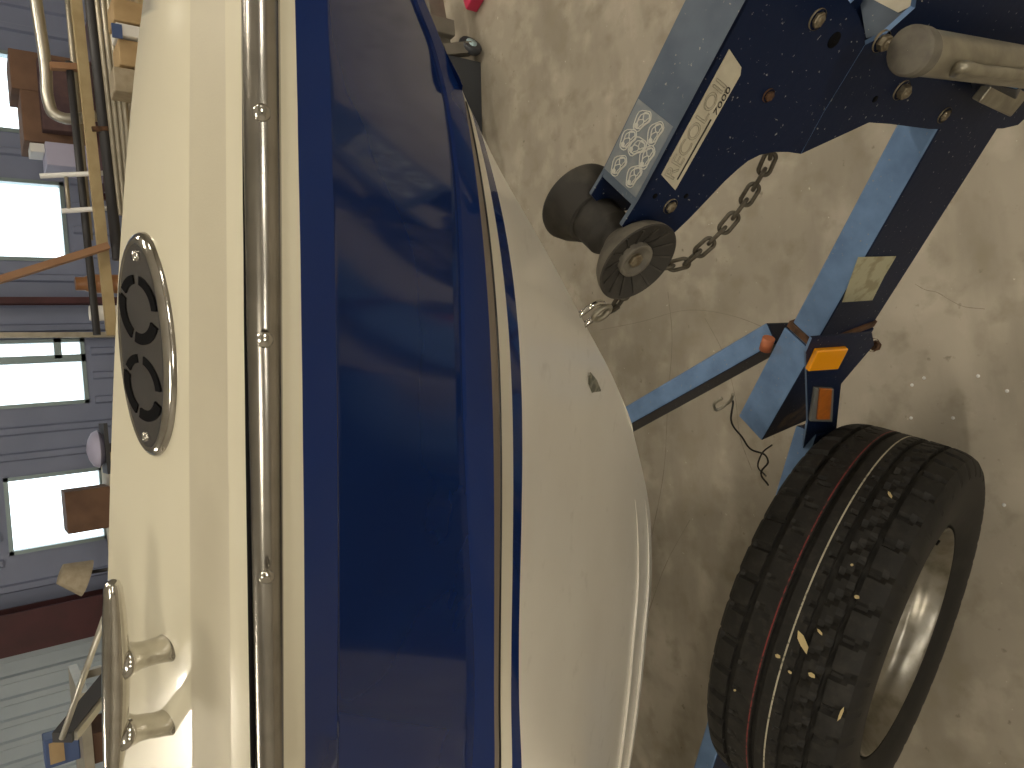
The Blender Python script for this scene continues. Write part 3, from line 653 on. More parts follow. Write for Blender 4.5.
# chassis rails, splaying to both sides
RZ = .455
RA = {1: -.60, -1: -.515}
def rail_pt(sd, a): return W(a, sd * (.100 + (-.60 - a) * .425), RZ - .04)
for sd in (1, -1):
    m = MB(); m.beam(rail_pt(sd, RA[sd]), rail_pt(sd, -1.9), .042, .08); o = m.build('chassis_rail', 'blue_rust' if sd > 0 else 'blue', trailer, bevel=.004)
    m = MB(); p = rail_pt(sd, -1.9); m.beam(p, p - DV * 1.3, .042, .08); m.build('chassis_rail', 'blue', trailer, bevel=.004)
# side bracket with the lamps
BP = .118
poly = [side(x, y, BP) for x, y in ((806, 352), (812, 338), (872, 333), (874, 345), (841, 384), (836, 432), (812, 474), (800, 466), (808, 420))]
m = MB(); m.prism(poly, -SV * .004); m.build('side_bracket', 'blue', trailer)
m = MB(); poly = [side(x, y, BP) for x, y in ((804.5, 368), (814, 347.5), (845, 345.5), (834.5, 366))]; m.prism(poly, SV * .008); o = m.build('side_reflector', 'amber', trailer, bevel=.0018); o['label'] = 'bright orange slanted reflector'
m = MB(); poly = [side(x, y, BP) for x, y in ((808, 419), (812.5, 386), (831.5, 387), (830, 420))]; m.prism(poly, SV * .006); sl = m.build('marker_lamp', 'lens_clear', trailer, bevel=.0015); sl['label'] = 'small marker lamp, half grey half dull amber'
m = MB(); poly = [side(x, y, BP + .0062) for x, y in ((816, 418.5), (819, 387.5), (831, 388), (829, 418.5))]; m.prism(poly, SV * .003); m.build('lamp_lens', 'amber_dull', sl, bevel=.001)
def bolt(c, n, r=.009, h=.007, mt='bolt', parent=None, hexa=True):
    m = MB(); n = Vector(n).normalized()
    m.lathe(c, n, [(-.001, r * 1.35), (.0015, r * 1.35), (.0018, r * 1.3)], 20)
    m.lathe(c, n, [(.0015, r), (h, r), (h + .0008, r * .85)], 6 if hexa else 16, smooth=False)
    k = MB(); m.lathe(c, n, [(h * .8, r * .6), (h * 1.35, r * .55), (h * 1.45, .0004)], 14)
    m.lathe(c, n, [(h + .0008, r * .85), (h + .0008, .0003)], 6 if hexa else 16, smooth=False)
    return m.build('bolt', mt, parent or trailer)
bolt(side(873, 345, BP - .006), SV * .3 - Vector((0, 0, .8)), .008, .009, 'rust')
m = MB(); m.tube([side(765, 350, -.045), side(769, 338, -.05)], .011, 12); m.build('guide_cap', 'orange', trailer)
# loose wiring at the drawbar's end
wp = [side(726, 404, -.06), side(733, 402, -.035), side(731, 420, -.02), side(742, 437, 0.0), side(752, 450, .02), side(765, 455, .04), side(768, 462, .05), side(762, 470, .05), side(768, 485, .06)]
m = MB(); m.tube(curve_pts(wp, 6), .0019, 6); m.build('wiring', 'wire', trailer)
wp = [side(772, 445, .03), side(763, 452, .035), side(758, 463, .04), side(766, 476, .05)]
m = MB(); m.tube(curve_pts(wp, 6), .0016, 6); m.build('wiring', 'wire', trailer)
m = MB(); m.tube(curve_pts([side(722, 398, -.045), side(714, 404, -.05), (side(716, 410, -.045)), side(728, 403, -.04), side(733, 394, -.03)], 6), .003, 8); m.build('rail_hook', 'galv', trailer)

# ---- winch post: head (channel with shaped cheeks), post plates
ZT = 1.068; HW = .0325
head = [(640, 201), (622, 226), (640, 247), (671, 236), (689, 219), (708, 199), (724, 182), (737, 170), (748, 161), (760, 155), (774, 152), (788, 152), (801, 154), (824, 112), (845, 78), (865, 45), (864, 30), (858, 14), (848, 0), (828, -34)]
cheek = [side(x, y, HW) for x, y in head]
def fr(p): return Vector((p.dot(DV), p.dot(SV) - OFF, p.z))
top_front = W(fr(cheek[-1]).x + .0, HW, ZT)
cheek[0] = W(fr(cheek[0]).x, HW, ZT)
poly = cheek + [top_front]
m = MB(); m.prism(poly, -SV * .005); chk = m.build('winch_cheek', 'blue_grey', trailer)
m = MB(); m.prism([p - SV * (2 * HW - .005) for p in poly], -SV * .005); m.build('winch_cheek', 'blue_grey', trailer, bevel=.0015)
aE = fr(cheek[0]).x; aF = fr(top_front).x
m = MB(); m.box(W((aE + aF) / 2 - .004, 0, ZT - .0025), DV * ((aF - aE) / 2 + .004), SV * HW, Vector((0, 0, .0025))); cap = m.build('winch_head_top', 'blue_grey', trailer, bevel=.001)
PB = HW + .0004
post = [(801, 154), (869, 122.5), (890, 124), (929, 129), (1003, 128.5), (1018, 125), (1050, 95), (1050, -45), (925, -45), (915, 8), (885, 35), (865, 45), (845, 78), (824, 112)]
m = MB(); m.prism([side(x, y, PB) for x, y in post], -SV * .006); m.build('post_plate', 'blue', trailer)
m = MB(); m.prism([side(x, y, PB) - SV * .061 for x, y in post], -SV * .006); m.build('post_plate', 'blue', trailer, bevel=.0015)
# bridge plate between the cheeks and its paper sticker
zb = .825
br_ = [level(x, y, zb) for x, y in ((866, 38), (884, 34), (915, 8), (925, -40), (852, -40), (862, 14))]
m = MB(); m.prism(br_, Vector((0, 0, -.006))); m.build('post_bridge', 'blue_grey', trailer)
st_ = [level(x, y, zb + .0012) for x, y in ((872, -1), (898, 12.5), (922, 1), (922, -20), (880, -20))]
m = MB(); m.prism(st_, Vector((0, 0, -.0012))); m.build('paper_sticker', 'decal', trailer)
for (x, y, b, r, k, mt) in ((817, 19, HW, .0075, .004, 'bolt'), (768, 95, HW, .0052, .004, 'rust'), (670, 206, HW, .0066, .0035, 'bolt'), (881, 41, PB, .0085, .008, 'bolt'), (901, 90, PB, .0085, .008, 'bolt'), (944, 115, PB, .0078, .003, 'bolt')):
    bolt(side(x, y, b), SV, r, k, mt)
for (x, y, b, r) in ((834, 40, HW, .008), (686, 196, HW, .003), (655, 196, HW, .003), (875, 99, PB, .004)):
    m = MB(); m.lathe(side(x, y, b), SV, [(0, r), (.0006, r), (.0006, .0003)], 16); m.build('hole', 'black', trailer)
# decal on the near cheek
dq = [side(x, y, HW + .0004) for x, y in ((661, 174.5), (729, 49), (741, 67), (740, 75), (675, 190))]
m = MB(); m.prism(dq, SV * .0006); dec = m.build('maker_decal', 'decal', trailer); dec['label'] = 'off white lettered decal strip'
O_, X_, Y_ = dq[4], (side(738, 78, HW) - side(675, 190, HW)), None
X_.normalize(); Y_ = SV.cross(X_).normalized() * -1
if Y_.z < 0: Y_ = -Y_
LEN = (side(738, 76, HW) - dq[4]).length; HGT = abs((dq[0] - dq[4]).dot(Y_))
def decal_text(txt, x, y, size, mtl, outline, shear=.25, width=None):
    cu = bpy.data.curves.new('lettering', 'FONT'); cu.body = txt; cu.size = size; cu.shear = shear; cu.resolution_u = 3
    if outline: cu.fill_mode = 'NONE'; cu.bevel_depth = outline; cu.bevel_resolution = 0
    else: cu.extrude = .0003
    tmp = bpy.data.objects.new('lettering', cu); COL.objects.link(tmp)
    dg = bpy.context.evaluated_depsgraph_get(); dg.update()
    me = bpy.data.meshes.new_from_object(tmp.evaluated_get(dg)); bpy.data.objects.remove(tmp)
    xs_ = [v.co.x for v in me.vertices]; x0, x1 = min(xs_), max(xs_)
    kx = width / (x1 - x0) if width else 1
    wl = world_loc(dec)
    for v in me.vertices:
        c_ = v.co.copy(); v.co = O_ + X_ * (x + (c_.x - x0) * kx) + Y_ * (y + c_.y) + SV * (.0012 + c_.z * .3) - wl
    me.materials.clear(); me.materials.append(MT[mtl])
    o = bpy.data.objects.new('lettering', me); COL.objects.link(o); o.parent = dec
    return o
decal_text('RECOLOIJ', LEN * .09, HGT * .38, HGT * .74, 'ink_pale', .00032, width=LEN * .86)
decal_text('7000', LEN * .68, HGT * .07, HGT * .30, 'ink', None, width=LEN * .23)
m = MB(); p = O_ + X_ * LEN * .10 + Y_ * HGT * .20 + SV * .0012; m.beam(p, p + X_ * LEN * .54, .0006, .0016, Y_); m.build('underline', 'ink', dec)
# silvery sticker on top of the head
sa0, sa1 = aE + .001, aE + .078
m = MB(); m.box(W((sa0 + sa1) / 2, -.001, ZT + .0004), DV * (sa1 - sa0) / 2, SV * (HW - .0035), Vector((0, 0, .0004))); stk = m.build('clear_sticker', 'sticker', trailer)
for (ka, kb, rot) in ((.17, -.5, .3), (.20, .48, .2), (.52, -.05, .8), (.50, .62, .1), (.52, -.68, .4), (.82, -.45, .5), (.80, .45, .1)):
    c = W(sa0 + (sa1 - sa0) * ka, kb * HW * .8, ZT + .0011)
    for (rx, ry, oa, ob_) in ((.0125, .0080, 0, 0), (.0095, .0055, .001, .001), (.006, .0032, -.004, .001), (.0042, .0038, .006, 0), (.0022, .0018, -.0085, 0), (.0013, .0012, -.0085, 0)):
        P = []
        for j in range(20):
            th = 2 * math.pi * j / 20
            u_ = rx * math.cos(th) + oa; v_ = ry * math.sin(th) * (1 + .25 * math.sin(3 * th)) + ob_
            P.append(c + DV * (u_ * math.cos(rot) - v_ * math.sin(rot)) + SV * (u_ * math.sin(rot) + v_ * math.cos(rot)))
        m = MB(); m.tube(P, .0006, 5, closed=True); m.build('swirl_print', 'sticker_white', stk)
# ---- bow roller
RC = W(-.300, -.003, 1.044)
prof = [(.060, .0075), (.0605, .0150), (.063, .0175), (.0655, .0182), (.067, .0165), (.064, .0155)]
m = MB()
m.lathe(RC, SV, [(.047, .0200), (.051, .0300), (.056, .0440), (.0575, .0472), (.0565, .0488), (.051, .0480), (.042, .0440), (.032, .0350), (.026, .0262), (.022, .0215), (.017, .0190), (.010, .0190), (.006, .0215), (.003, .0250), (.000, .0280), (-.030, .0290), (-.0305, .0330), (-.036, .0360), (-.048, .0435), (-.062, .0490), (-.066, .0480), (-.066, .0100)], 56, [0] * 4 + [1] * 6 + [0] * 11)
roller = m.build('bow_roller', ['rubber', 'rubber_edge'], trailer, autosmooth=math.radians(38)); roller['label'] = 'black rubber double cone bow roller'
for j in range(14):
    th = 2 * math.pi * j / 14; e = (DV * math.cos(th) + Vector((0, 0, 1)) * math.sin(th)); t_ = SV.cross(e)
    p0 = RC + SV * .0475 + e * .021; p1 = RC + SV * .0565 + e * .0440
    m = MB(); m.beam(p0, p1, .0022, .0030, SV); m.build('rib', 'rubber', roller)
m = MB(); m.lathe(RC, SV, [(.043, .0205), (.0535, .0205), (.055, .0190), (.0535, .0165), (.050, .0150), (.050, .0003)], 28); m.build('bush', 'rubber_edge', roller)
m = MB(); m.lathe(RC, SV, [(.048, .0085), (.0535, .0085), (.0542, .0070), (.0542, .0003)], 6, smooth=False); m.build('axle_nut', 'bolt', roller)
# ---- jockey stand: tube with cap, crank rod and clamp
jb = .105
j0, j1 = side(911, 51, jb), side(1180, 90, jb)
JR = .0205
jd = (j1 - j0).normalized()
m = MB(); JL = (j0.z - .012) / -jd.z; m.lathe(j0, jd, [(.0, JR), (JL, JR), (JL, .0005)], 32); jt = m.build('jockey_tube', 'galv', trailer); jt['label'] = 'galvanised jockey stand tube'
m = MB(); m.lathe(j0, jd, [(.012, JR * 1.06), (.012, JR * 1.08), (-.002, JR * 1.08), (-.0045, JR * .98), (-.0055, JR * .6), (-.0058, .0004)], 32, smooth=True); m.build('end_cap', 'rubber_edge', jt, autosmooth=.6)
cr_ = [side(955, 72, jb + .018), side(961, 67, jb + .026), side(975, 70, jb + .028), side(1000, 73, jb + .027), side(1060, 78, jb + .026)]
m = MB(); m.tube(curve_pts(cr_, 5), .0058, 12); m.build('crank_rod', 'galv', jt)
jf = j0 + jd * JL; m = MB(); m.lathe((jf.x, jf.y, 0), (0, 0, 1), [(0, .07), (.008, .07), (.012, .03), (.03, .026), (.03, .0005)], 24); m.build('foot_plate', 'galv', jt, autosmooth=.6)
m = MB(); m.beam(side(985, 88, .07), side(1016, 104, .06), .03, .012, SV); m.build('clamp', 'galv', jt, bevel=.002)
m = MB(); m.beam(side(1000, 84, PB + .001), side(1000, 70, jb - .018), .03, .05); m.build('clamp_arm', 'blue', jt, bevel=.002)
# ---- spare wheel bolted to the near rail
phi = -.3238; camb = -.16
e1w = Vector((math.cos(phi), math.sin(phi), 0)); nw0 = Vector((math.sin(phi), -math.cos(phi), 0)); zz = Vector((0, 0, 1))
nw = nw0 * math.cos(camb) + zz * math.sin(camb); uw = zz * math.cos(camb) - nw0 * math.sin(camb)
WC = Vector((-.4008 * 1.15, .5929 * 1.15, CAM_H - 1.054 * 1.15)); WR = .29 * 1.15
ws = []      # (w, r, kind)
HWD = .092
side_prof = [(.076, .202), (.092, .207), (.103, .228), (.1085, .256), (.1092, .282), (.1085, .302), (.104, .314)]
tread_w = [.0745, .068, .0622, .0560, .0500, .0492, .0442, .0434, .036, .0290, .0232, .0225, .0160, .0152, .0120, .0090, .0072, .0035, .0017, -.004, -.010, -.0107, -.0165, -.0172, -.0185, -.0200, -.0245, -.033, -.0400, -.0440, -.0448, -.0510, -.0518, -.0580, -.0640, -.070, -.0745]
def crown(w): return WR - .22 * w * w - 113 * max(0, abs(w) - .055) ** 3
grooves = ((.0438, .0496), (.0156, .0228), (-.0169, -.0103), (-.0514, -.0444))
prof = [(w, r, 's') for w, r in side_prof]
for w in [1.30 * q for q in tread_w]:
    g = any(lo + .0003 < w < hi - .0003 and False for lo, hi in grooves)
    prof.append((w, crown(w), 't'))
prof += [(-w, r, 's') for w, r in side_prof[::-1]]
NA = 420
m = MB(); V = []
def in_groove(w): return any(lo <= w + 1e-9 and w - 1e-9 <= hi for lo, hi in ((.0442, .0492), (.0160, .0225), (-.0165, -.0107), (-.0510, -.0448)))
for (w, r, k) in prof:
    ring = []
    w_real = w; w = w / 1.30
    for j in range(NA):
        rr = r
        if k == 't':
            if in_groove(w): rr = r - .0075
            elif w > .0495 and ((j + int((w - .05) * 60)) % 10) < 2 and w < .0745: rr = r - .0065
            elif w < -.0515 and (j % 10) in (5, 6) and w > -.0745: rr = r - .0065
            elif .0228 < w < .0440 and ((j + int((w - .0228) * 300)) % 8) < 2: rr = r - .0055
            elif .0090 <= w < .0155 and (j % 5) == 0: rr = r - .004
            elif -.0440 < w < -.0260 and ((j - int((w + .044) * 300)) % 9) == 0: rr = r - .004
        elif k == 's' and abs(w) > .079 and r > .300 and ((j + (1 if w > 0 else -5)) % 10) < 2: rr = r - .0055
        th = 2 * math.pi * j / NA
        ring.append(WC + nw * w_real + (e1w * math.cos(th) + uw * math.sin(th)) * rr)
    V += ring
Fs = []
for i in range(len(prof) - 1):
    w0, w1 = prof[i][0], prof[i + 1][0]; wm = (w0 + w1) / 2
    mi = 0 if prof[i][2] == 's' or prof[i + 1][2] == 's' else 1
    if abs(wm - RED_W) < .0010: mi = 2
    if abs(wm - WHITE_W) < .0012: mi = 3
    m.add([], [])
    for j in range(NA):
        m.f.append([i * NA + j, i * NA + (j + 1) % NA, (i + 1) * NA + (j + 1) % NA, (i + 1) * NA + j]); m.m.append(mi); m.sm.append(True)
m.v = V
tyre = m.build('tyre', ['tyre', 'tread', 'red', 'white_line'], trailer, autosmooth=math.radians(22)); tyre['label'] = 'black spare tyre with red and white tread lines'
m = MB()
KW, KR = 1.17, .912
m.lathe(WC, nw, [(a_ * KW, r_ * KR) for a_, r_ in ((.064, .2185), (.0755, .2225), (.0785, .2215), (.0790, .2180), (.0765, .2145), (.070, .2105), (.062, .2040), (.054, .2010), (.046, .2000), (.040, .1955), (.034, .1840), (.026, .1790), (-.006, .1770), (-.014, .1800), (-.022, .1900), (-.030, .1960), (-.036, .1950), (-.038, .1500), (-.030, .1250), (-.018, .1050), (-.016, .0300), (-.016, .0004))], 96)
m.lathe(WC, nw, [(a_ * KW, r_ * KR) for a_, r_ in ((-.036, .195), (-.06, .205), (-.0785, .2215), (-.064, .2185))], 96)
rim = m.build('rim', 'rim', trailer, autosmooth=math.radians(32)); rim['label'] = 'dull zinc steel wheel rim'
th = math.radians(-14)
vd = e1w * math.cos(th) + uw * math.sin(th)
m = MB(); m.tube([WC + nw * .058 + vd * .181, WC + nw * .074 + vd * .176, WC + nw * .086 + vd * .173], .0052, 10); m.build('valve', 'black', rim)
for j in range(5):
    t = 2 * math.pi * j / 5; bolt(WC + nw * -.017 + (e1w * math.cos(t) + uw * math.sin(t)) * .057, nw, .011, .014, 'bolt', rim)
hubp = WC - nw * .016
q = rail_pt(1, -.83)
m = MB(); m.tube([hubp, Vector((q.x, q.y, min(max(hubp.z, .39), .44)))], .03, 16); m.build('spare_bracket', 'blue', trailer)
def on_tread(px, py, w):
    """where a line of sight meets the tread band near offset w (first hit of the crown cylinder)"""
    r = ray(px, py); o0 = Vector((0, 0, CAM_H)) - WC
    rn = r.dot(nw); on = o0.dot(nw); rp = r - nw * rn; op = o0 - nw * on
    A_, B_, C_ = rp.dot(rp), 2 * rp.dot(op), op.dot(op) - (WR + .0006) ** 2
    disc = B_ * B_ - 4 * A_ * C_
    if disc < 0: return None
    t = (-B_ - math.sqrt(disc)) / (2 * A_); P = WC + o0 + r * t
    n = (op + rp * t).normalized(); return P, n, on + rn * t
for (x, y, l_, w_, rot) in ((803, 642, .016, .0055, .9), (820, 632, .005, .002, .6), (812, 675, .005, .0035, .3), (841, 714, .012, .002, 1.7), (778, 656, .004, .003, .2), (857, 597, .0035, .003, .1), (890, 495, .007, .0022, .9), (852, 565, .002, .002, 0), (790, 672, .003, .002, .4), (735, 690, .002, .002, 0)):
    h_ = on_tread(x, y, 0)
    if not h_: continue
    P, n, wv = h_
    t = nw.cross(n).normalized(); u_ = nw * math.cos(rot) + t * math.sin(rot); v_ = n.cross(u_)
    poly = [P + u_ * l_ * c_ + v_ * w_ * s_ for c_, s_ in ((-1, -.2), (-.4, -1), (.3, -.8), (1, -.1), (.5, .9), (-.5, .7))]
    m = MB(); m.prism(poly, n * .0012); m.build('flake', 'flake', tyre)

# ================================================================== SAFETY CHAIN
cpath = curve_pts([side(x, y, b) for x, y, b in ((776, 138, -.004), (770, 158, 0.0), (754, 188, .0), (737, 213, 0), (717, 236, 0), (700, 251, -.004), (684, 264, -.012), (660, 268, -.03), (632, 284, -.03), (613, 308, -.01), (600, 314, 0))], 12)
chain = thing('safety_chain', cpath[0], 'dark steel safety chain hanging from the winch head to the bow eye', 'chain')
PITCH_L = .0205
acc = 0; pts = [cpath[0]]; last = cpath[0]
for p in cpath[1:]:
    while (p - last).length > 1e-9 and (p - pts[-1]).length >= PITCH_L:
        dv = (p - pts[-1]).normalized(); pts.append(pts[-1] + dv * PITCH_L)
    last = p
def link_mesh(L, Wd, r):
    P = []
    for j in range(24):
        t = 2 * math.pi * j / 24
        c_, s_ = math.cos(t), math.sin(t)
        P.append(Vector(((L / 2 - Wd / 2) * (1 if c_ > 0 else -1) + c_ * Wd / 2 - 0, s_ * Wd / 2, 0)))
    m = MB(); m.tube(P, r, 7, closed=True)
    o = m.build('link', 'chain', chain); return o
proto = link_mesh(.0278, .0135, .0027)
first = True
for i in range(len(pts) - 1):
    c = (pts[i] + pts[i + 1]) / 2; x = (pts[i + 1] - pts[i]).normalized()
    y = x.cross(Vector((.25, .55, .8))).normalized(); z = x.cross(y)
    tw = .35 + (math.pi / 2 if i % 2 else 0)
    y2 = y * math.cos(tw) + z * math.sin(tw); z2 = x.cross(y2)
    R = Matrix((x, y2, z2)).transposed()
    o = proto if first else copy_of(proto, c, chain)
    first = False
    o.location = c - world_loc(chain); o.rotation_euler = R.to_euler()
# the joining shackle at the eye
sc_ = side(602, 313, .004)
m = MB(); P = [sc_ + nb * .012 * math.cos(t) + d1 * .008 * math.sin(t) for t in [2 * math.pi * j / 20 for j in range(20)]]
m.tube(P, .0036, 8, closed=True); m.build('shackle', 'galv', chain)

# ================================================================== BEHIND THE BOAT
def bx(name, mt, c, hx, hy, hz, label, cat, rz=0.0, bevel=.006, group=None, parent=None):
    x = Vector((math.cos(rz), math.sin(rz), 0)); y = Vector((-x.y, x.x, 0)); m = MB()
    m.box(Vector(c), x * hx, y * hy, Vector((0, 0, hz))); o = m.build(name, mt, parent, bevel=bevel)
    if label: tag(o, label, cat, group)
    return o
YR = 4.0
# storage rack: two trestles carrying the long stock
rack = thing('storage_rack', (1.3, YR, 0), 'white tube trestle rack carrying planks and pipes by the far wall', 'rack')
for (px0, py0, px1, py1) in ((40, 176, 128, 172), (62, 211, 128, 207)):
    t = depth(px0, py0, YR); b_ = depth(px1, py1, YR); d_ = (b_ - t).normalized(); e_ = t + d_ * ((t.z) / -d_.z)
    m = MB(); m.tube([t, e_], .012, 8); m.build('upright', 'white', rack)
for (px, py0, py1) in ((66, 177, 211), (94, 174, 210), (120, 173, 208)):
    m = MB(); m.tube([depth(px, py0, YR), depth(px + 3, py1, YR)], .009, 8); m.build('rung', 'pipe', rack)
m = MB(); m.beam((.1, YR + .13, .85), (3.3, YR + .13, .85), .84, .04); m.build('shelf', 'timber', rack)
for x in (.15, 3.25):
    for y in (YR - .22, YR + .50):
        m = MB(); m.beam((x, y, 0), (x, y, .83), .06, .06, (1, 0, 0)); m.build('leg', 'pipe_dark', rack)
def bar(name, mt, p0, p1, w, h, Y0, Y1, label, cat, group=None, rnd=False, ext=0.0):
    a_, b_ = depth(*p0, Y0), depth(*p1, Y1); d_ = (b_ - a_).normalized(); a_ = a_ - d_ * ext
    m = MB()
    if rnd: m.tube([a_, b_], w / 2, 10)
    else: m.beam(a_, b_, w, h)
    o = m.build(name, mt); tag(o, label, cat, group); return o
bar('timber_plank', 'timber', (76, 0), (112, 335), .05, .045, YR - .05, YR - .05, 'long raw timber plank lying across the rack', 'plank', ext=1.2)
bar('steel_pipe', 'pipe_dark', (69, 62), (97, 335), .035, 0, YR + .06, YR + .06, 'dark thin pipe lying behind the timber plank', 'pipe', rnd=True)
bar('steel_pipe', 'pipe', (68, 0), (90, 240), .03, 0, YR + .17, YR + .17, 'dull grey pipe lying behind the dark thin pipe', 'pipe', rnd=True, ext=1.0)
bar('steel_pipe', 'pipe_dark', (90, 0), (118, 260), .05, 0, YR - .1, YR - .1, 'thick dark pipe lying just below the timber plank', 'pipe', rnd=True, ext=1.0)
for k, (x0, x1, lb) in enumerate(((97, 121, 'topmost'), (103, 126, 'second'), (109, 131, 'third'), (115, 135, 'lowest'))):
    bar('steel_pipe', 'pipe', (x0, 0), (x1, 215), .024, 0, YR - .16 - .02 * k, YR - .16 - .02 * k, 'pale steel tube, %s of the four parallel tubes' % lb, 'pipe', 'parallel pale tubes on the rack', True, ext=1.0)
bar('timber_board', 'timber_red', (-4, 281), (108, 246), .06, .03, YR - .115, YR - .115, 'orange brown timber board leaning across the window', 'board')
bar('metal_clip', 'rust', (92, 129), (108, 129), .02, .02, YR - .12, YR - .12, 'small rust red strap around the plank', 'strap')
# bent aluminium tube
P = [depth(31, -40, YR + .1), depth(36, 0, YR + .1), depth(46, 70, YR + .1), depth(49, 103, YR + .1), depth(53, 113, YR + .1), depth(60, 117, YR + .1), depth(88, 117, YR + .1), depth(96, 116, YR + .1)]
m = MB(); m.tube(curve_pts(P, 5), .027, 12); tag(m.build('bent_tube', 'alu'), 'bent shiny aluminium tube above the timber plank', 'tube')
bar('wood_strip', 'timber_red', (50, 66), (84, 68), .035, .03, YR + .05, YR + .05, 'short reddish wood strip beside the bent aluminium tube', 'strip')
# boxes and clutter stacked on the back shelf
shelf2 = thing('back_shelf', (wx(60, 90).x, 6.4, 0), 'dark shelf with cartons under the first window', 'shelf')
SX0, SX1 = depth(60, 186, 6.4).x, depth(60, 20, 6.4).x
SZ = depth(92, 100, 6.4).z
m = MB(); m.box(((SX0 + SX1) / 2, 6.5, SZ - .02), ((SX1 - SX0) / 2, 0, 0), (0, .3, 0), (0, 0, .02)); m.build('shelf_board', 'maroon', shelf2)
for x in (SX0 + .04, SX1 - .04):
    for y in (6.24, 6.76):
        m = MB(); m.beam((x, y, 0), (x, y, SZ - .04), .05, .05, (1, 0, 0)); m.build('leg', 'maroon', shelf2)
def pxbox(name, mt, x0, y0, x1, y1, Y, dp, label, cat, base=None, group=None):
    """box whose front face covers the picture rectangle at distance Y; base = height of what it stands on"""
    A, B_ = depth(x0, (y0 + y1) / 2, Y), depth(x1, (y0 + y1) / 2, Y); C = depth((x0 + x1) / 2, y0, Y); D = depth((x0 + x1) / 2, y1, Y)
    zt, zb_ = A.z, (B_.z if base is None else base); xr, xl = C.x, D.x
    return bx(name, mt, ((xl + xr) / 2, Y + dp / 2, (zt + zb_) / 2), abs(xr - xl) / 2, dp / 2, (zt - zb_) / 2, label, cat, group=group)
low = pxbox('carton', 'card', 22, 92, 60, 142, 6.35, .4, 'reddish cardboard carton under the first window, left one', 'carton', SZ)
pxbox('carton', 'card', 10, 52, 60, 91, 6.35, .4, 'brown cardboard carton under the first window, right and taller one', 'carton', SZ)
pxbox('fabric_bundle', 'clutter_dark', 40, 60, 70, 130, 6.25, .1, 'dark plum bundle lying before the cartons', 'bundle', SZ)
tcse = pxbox('tool_case', 'lavender', 46, 143, 80, 166, 6.3, .3, 'grey lavender tool case standing on the back shelf', 'case', SZ)
pz = depth(46, 154, 6.3).z
pxbox('paper_scrap', 'white', 30, 143, 46, 152, 6.36, .2, 'crumpled white paper on top of the lavender tool case', 'paper', pz)
# small stuff on the rack beside the deck edge
RS = depth(140, 60, 3.4).z - .10
bench = thing('work_bench', (1.6, 3.45, 0), 'low bench with cartons behind the boat deck', 'bench')
m = MB(); m.beam((1.2, 3.43, RS - .02), (2.6, 3.43, RS - .02), .45, .04); m.build('bench_top', 'timber', bench)
for x in (1.25, 2.55):
    for y in (3.25, 3.61): m = MB(); m.beam((x, y, 0), (x, y, RS - .04), .05, .05, (1, 0, 0)); m.build('leg', 'timber', bench)
pxbox('carton', 'card_pale', 113, 0, 140, 22, 3.42, .15, 'pale open carton on the bench, farthest right', 'carton', RS)
wcart = pxbox('carton', 'white', 116, 24, 140, 36, 3.40, .12, 'small white and blue carton between the pale cartons', 'carton', RS)
pxbox('carton', 'card_pale', 119, 40, 140, 66, 3.42, .15, 'pale cardboard carton left of the white one', 'carton', RS)
pxbox('paper_bag', 'beige_shade', 114, 68, 140, 92, 3.42, .12, 'crumpled tan paper bag on the bench, farthest left', 'bag', RS)
o = bx('printed_end', 'blue_case', depth(117, 31, 3.398), .03, .004, .02, None, None, bevel=0, parent=wcart)
# bottles / cans and lamp
def lathe_thing(name, mt, px, py, Y, prof, label, cat, ax=(0, 0, 1)):
    c = depth(px, py, Y); prof = [(t if t > 0 else .8705 - c.z, r) for t, r in prof]; m = MB(); m.lathe(c, ax, prof, 24); return tag(m.build(name, mt, autosmooth=.6), label, cat)
pc = depth(102, 283, YR + .02)
lathe_thing('amber_jar', 'amber_glass', 104, 284, YR + .3, [(-.17, .004), (-.17, .05), (.06, .05), (.09, .035), (.13, .035), (.13, .004)], 'brown amber jar on the rack beside the leaning board', 'jar')
lathe_thing('paint_tin', 'white', 110, 313, YR + .3, [(-.12, .004), (-.12, .04), (.09, .04), (.095, .038), (.095, .004)], 'small white tin at the end of the rack', 'tin')
Y4 = 5.6
pb_ = depth(107, 448, Y4)
stand = thing('side_stand', (pb_.x, Y4, 0), 'slim dark stand holding a plastic bag before the far wall', 'stand')
m = MB(); m.beam((pb_.x, Y4, 0), (pb_.x, Y4, pb_.z), .06, .06, (1, 0, 0)); m.build('post', 'pipe_dark', stand)
m = MB(); m.box((pb_.x, Y4, pb_.z + .012), (.17, 0, 0), (0, .12, 0), (0, 0, .012)); m.build('tray', 'pipe_dark', stand)
m = MB(); c = Vector((pb_.x, Y4, pb_.z + .09))
m.lathe((pb_.x, Y4, pb_.z + .024), (0, 0, 1), [(0, .004), (0, .10), (.03, .13), (.06, .115), (.085, .07), (.095, .03), (.10, .004)], 14); tag(m.build('plastic_bag', 'lavender', autosmooth=.9), 'lavender white plastic bag on the dark stand', 'bag')
pk = pxbox('carton', 'card', 66, 489, 112, 531, 7.2, .35, 'brown carton standing before the last window', 'carton')
cz = pk.location.z - pk.dimensions.z / 2
t2 = thing('wall_table', (pk.location.x, 7.4, 0), 'plain table under the last window', 'table')
tz = depth(112, 510, 7.2).z
m = MB(); m.box((pk.location.x, 7.4, tz - .02), (.5, 0, 0), (0, .28, 0), (0, 0, .02)); m.build('table_top', 'timber', t2)
for sx in (-.46, .46):
    for sy in (-.24, .24): m = MB(); m.beam((pk.location.x + sx, 7.4 + sy, 0), (pk.location.x + sx, 7.4 + sy, tz - .04), .05, .05, (1, 0, 0)); m.build('leg', 'pipe_dark', t2)
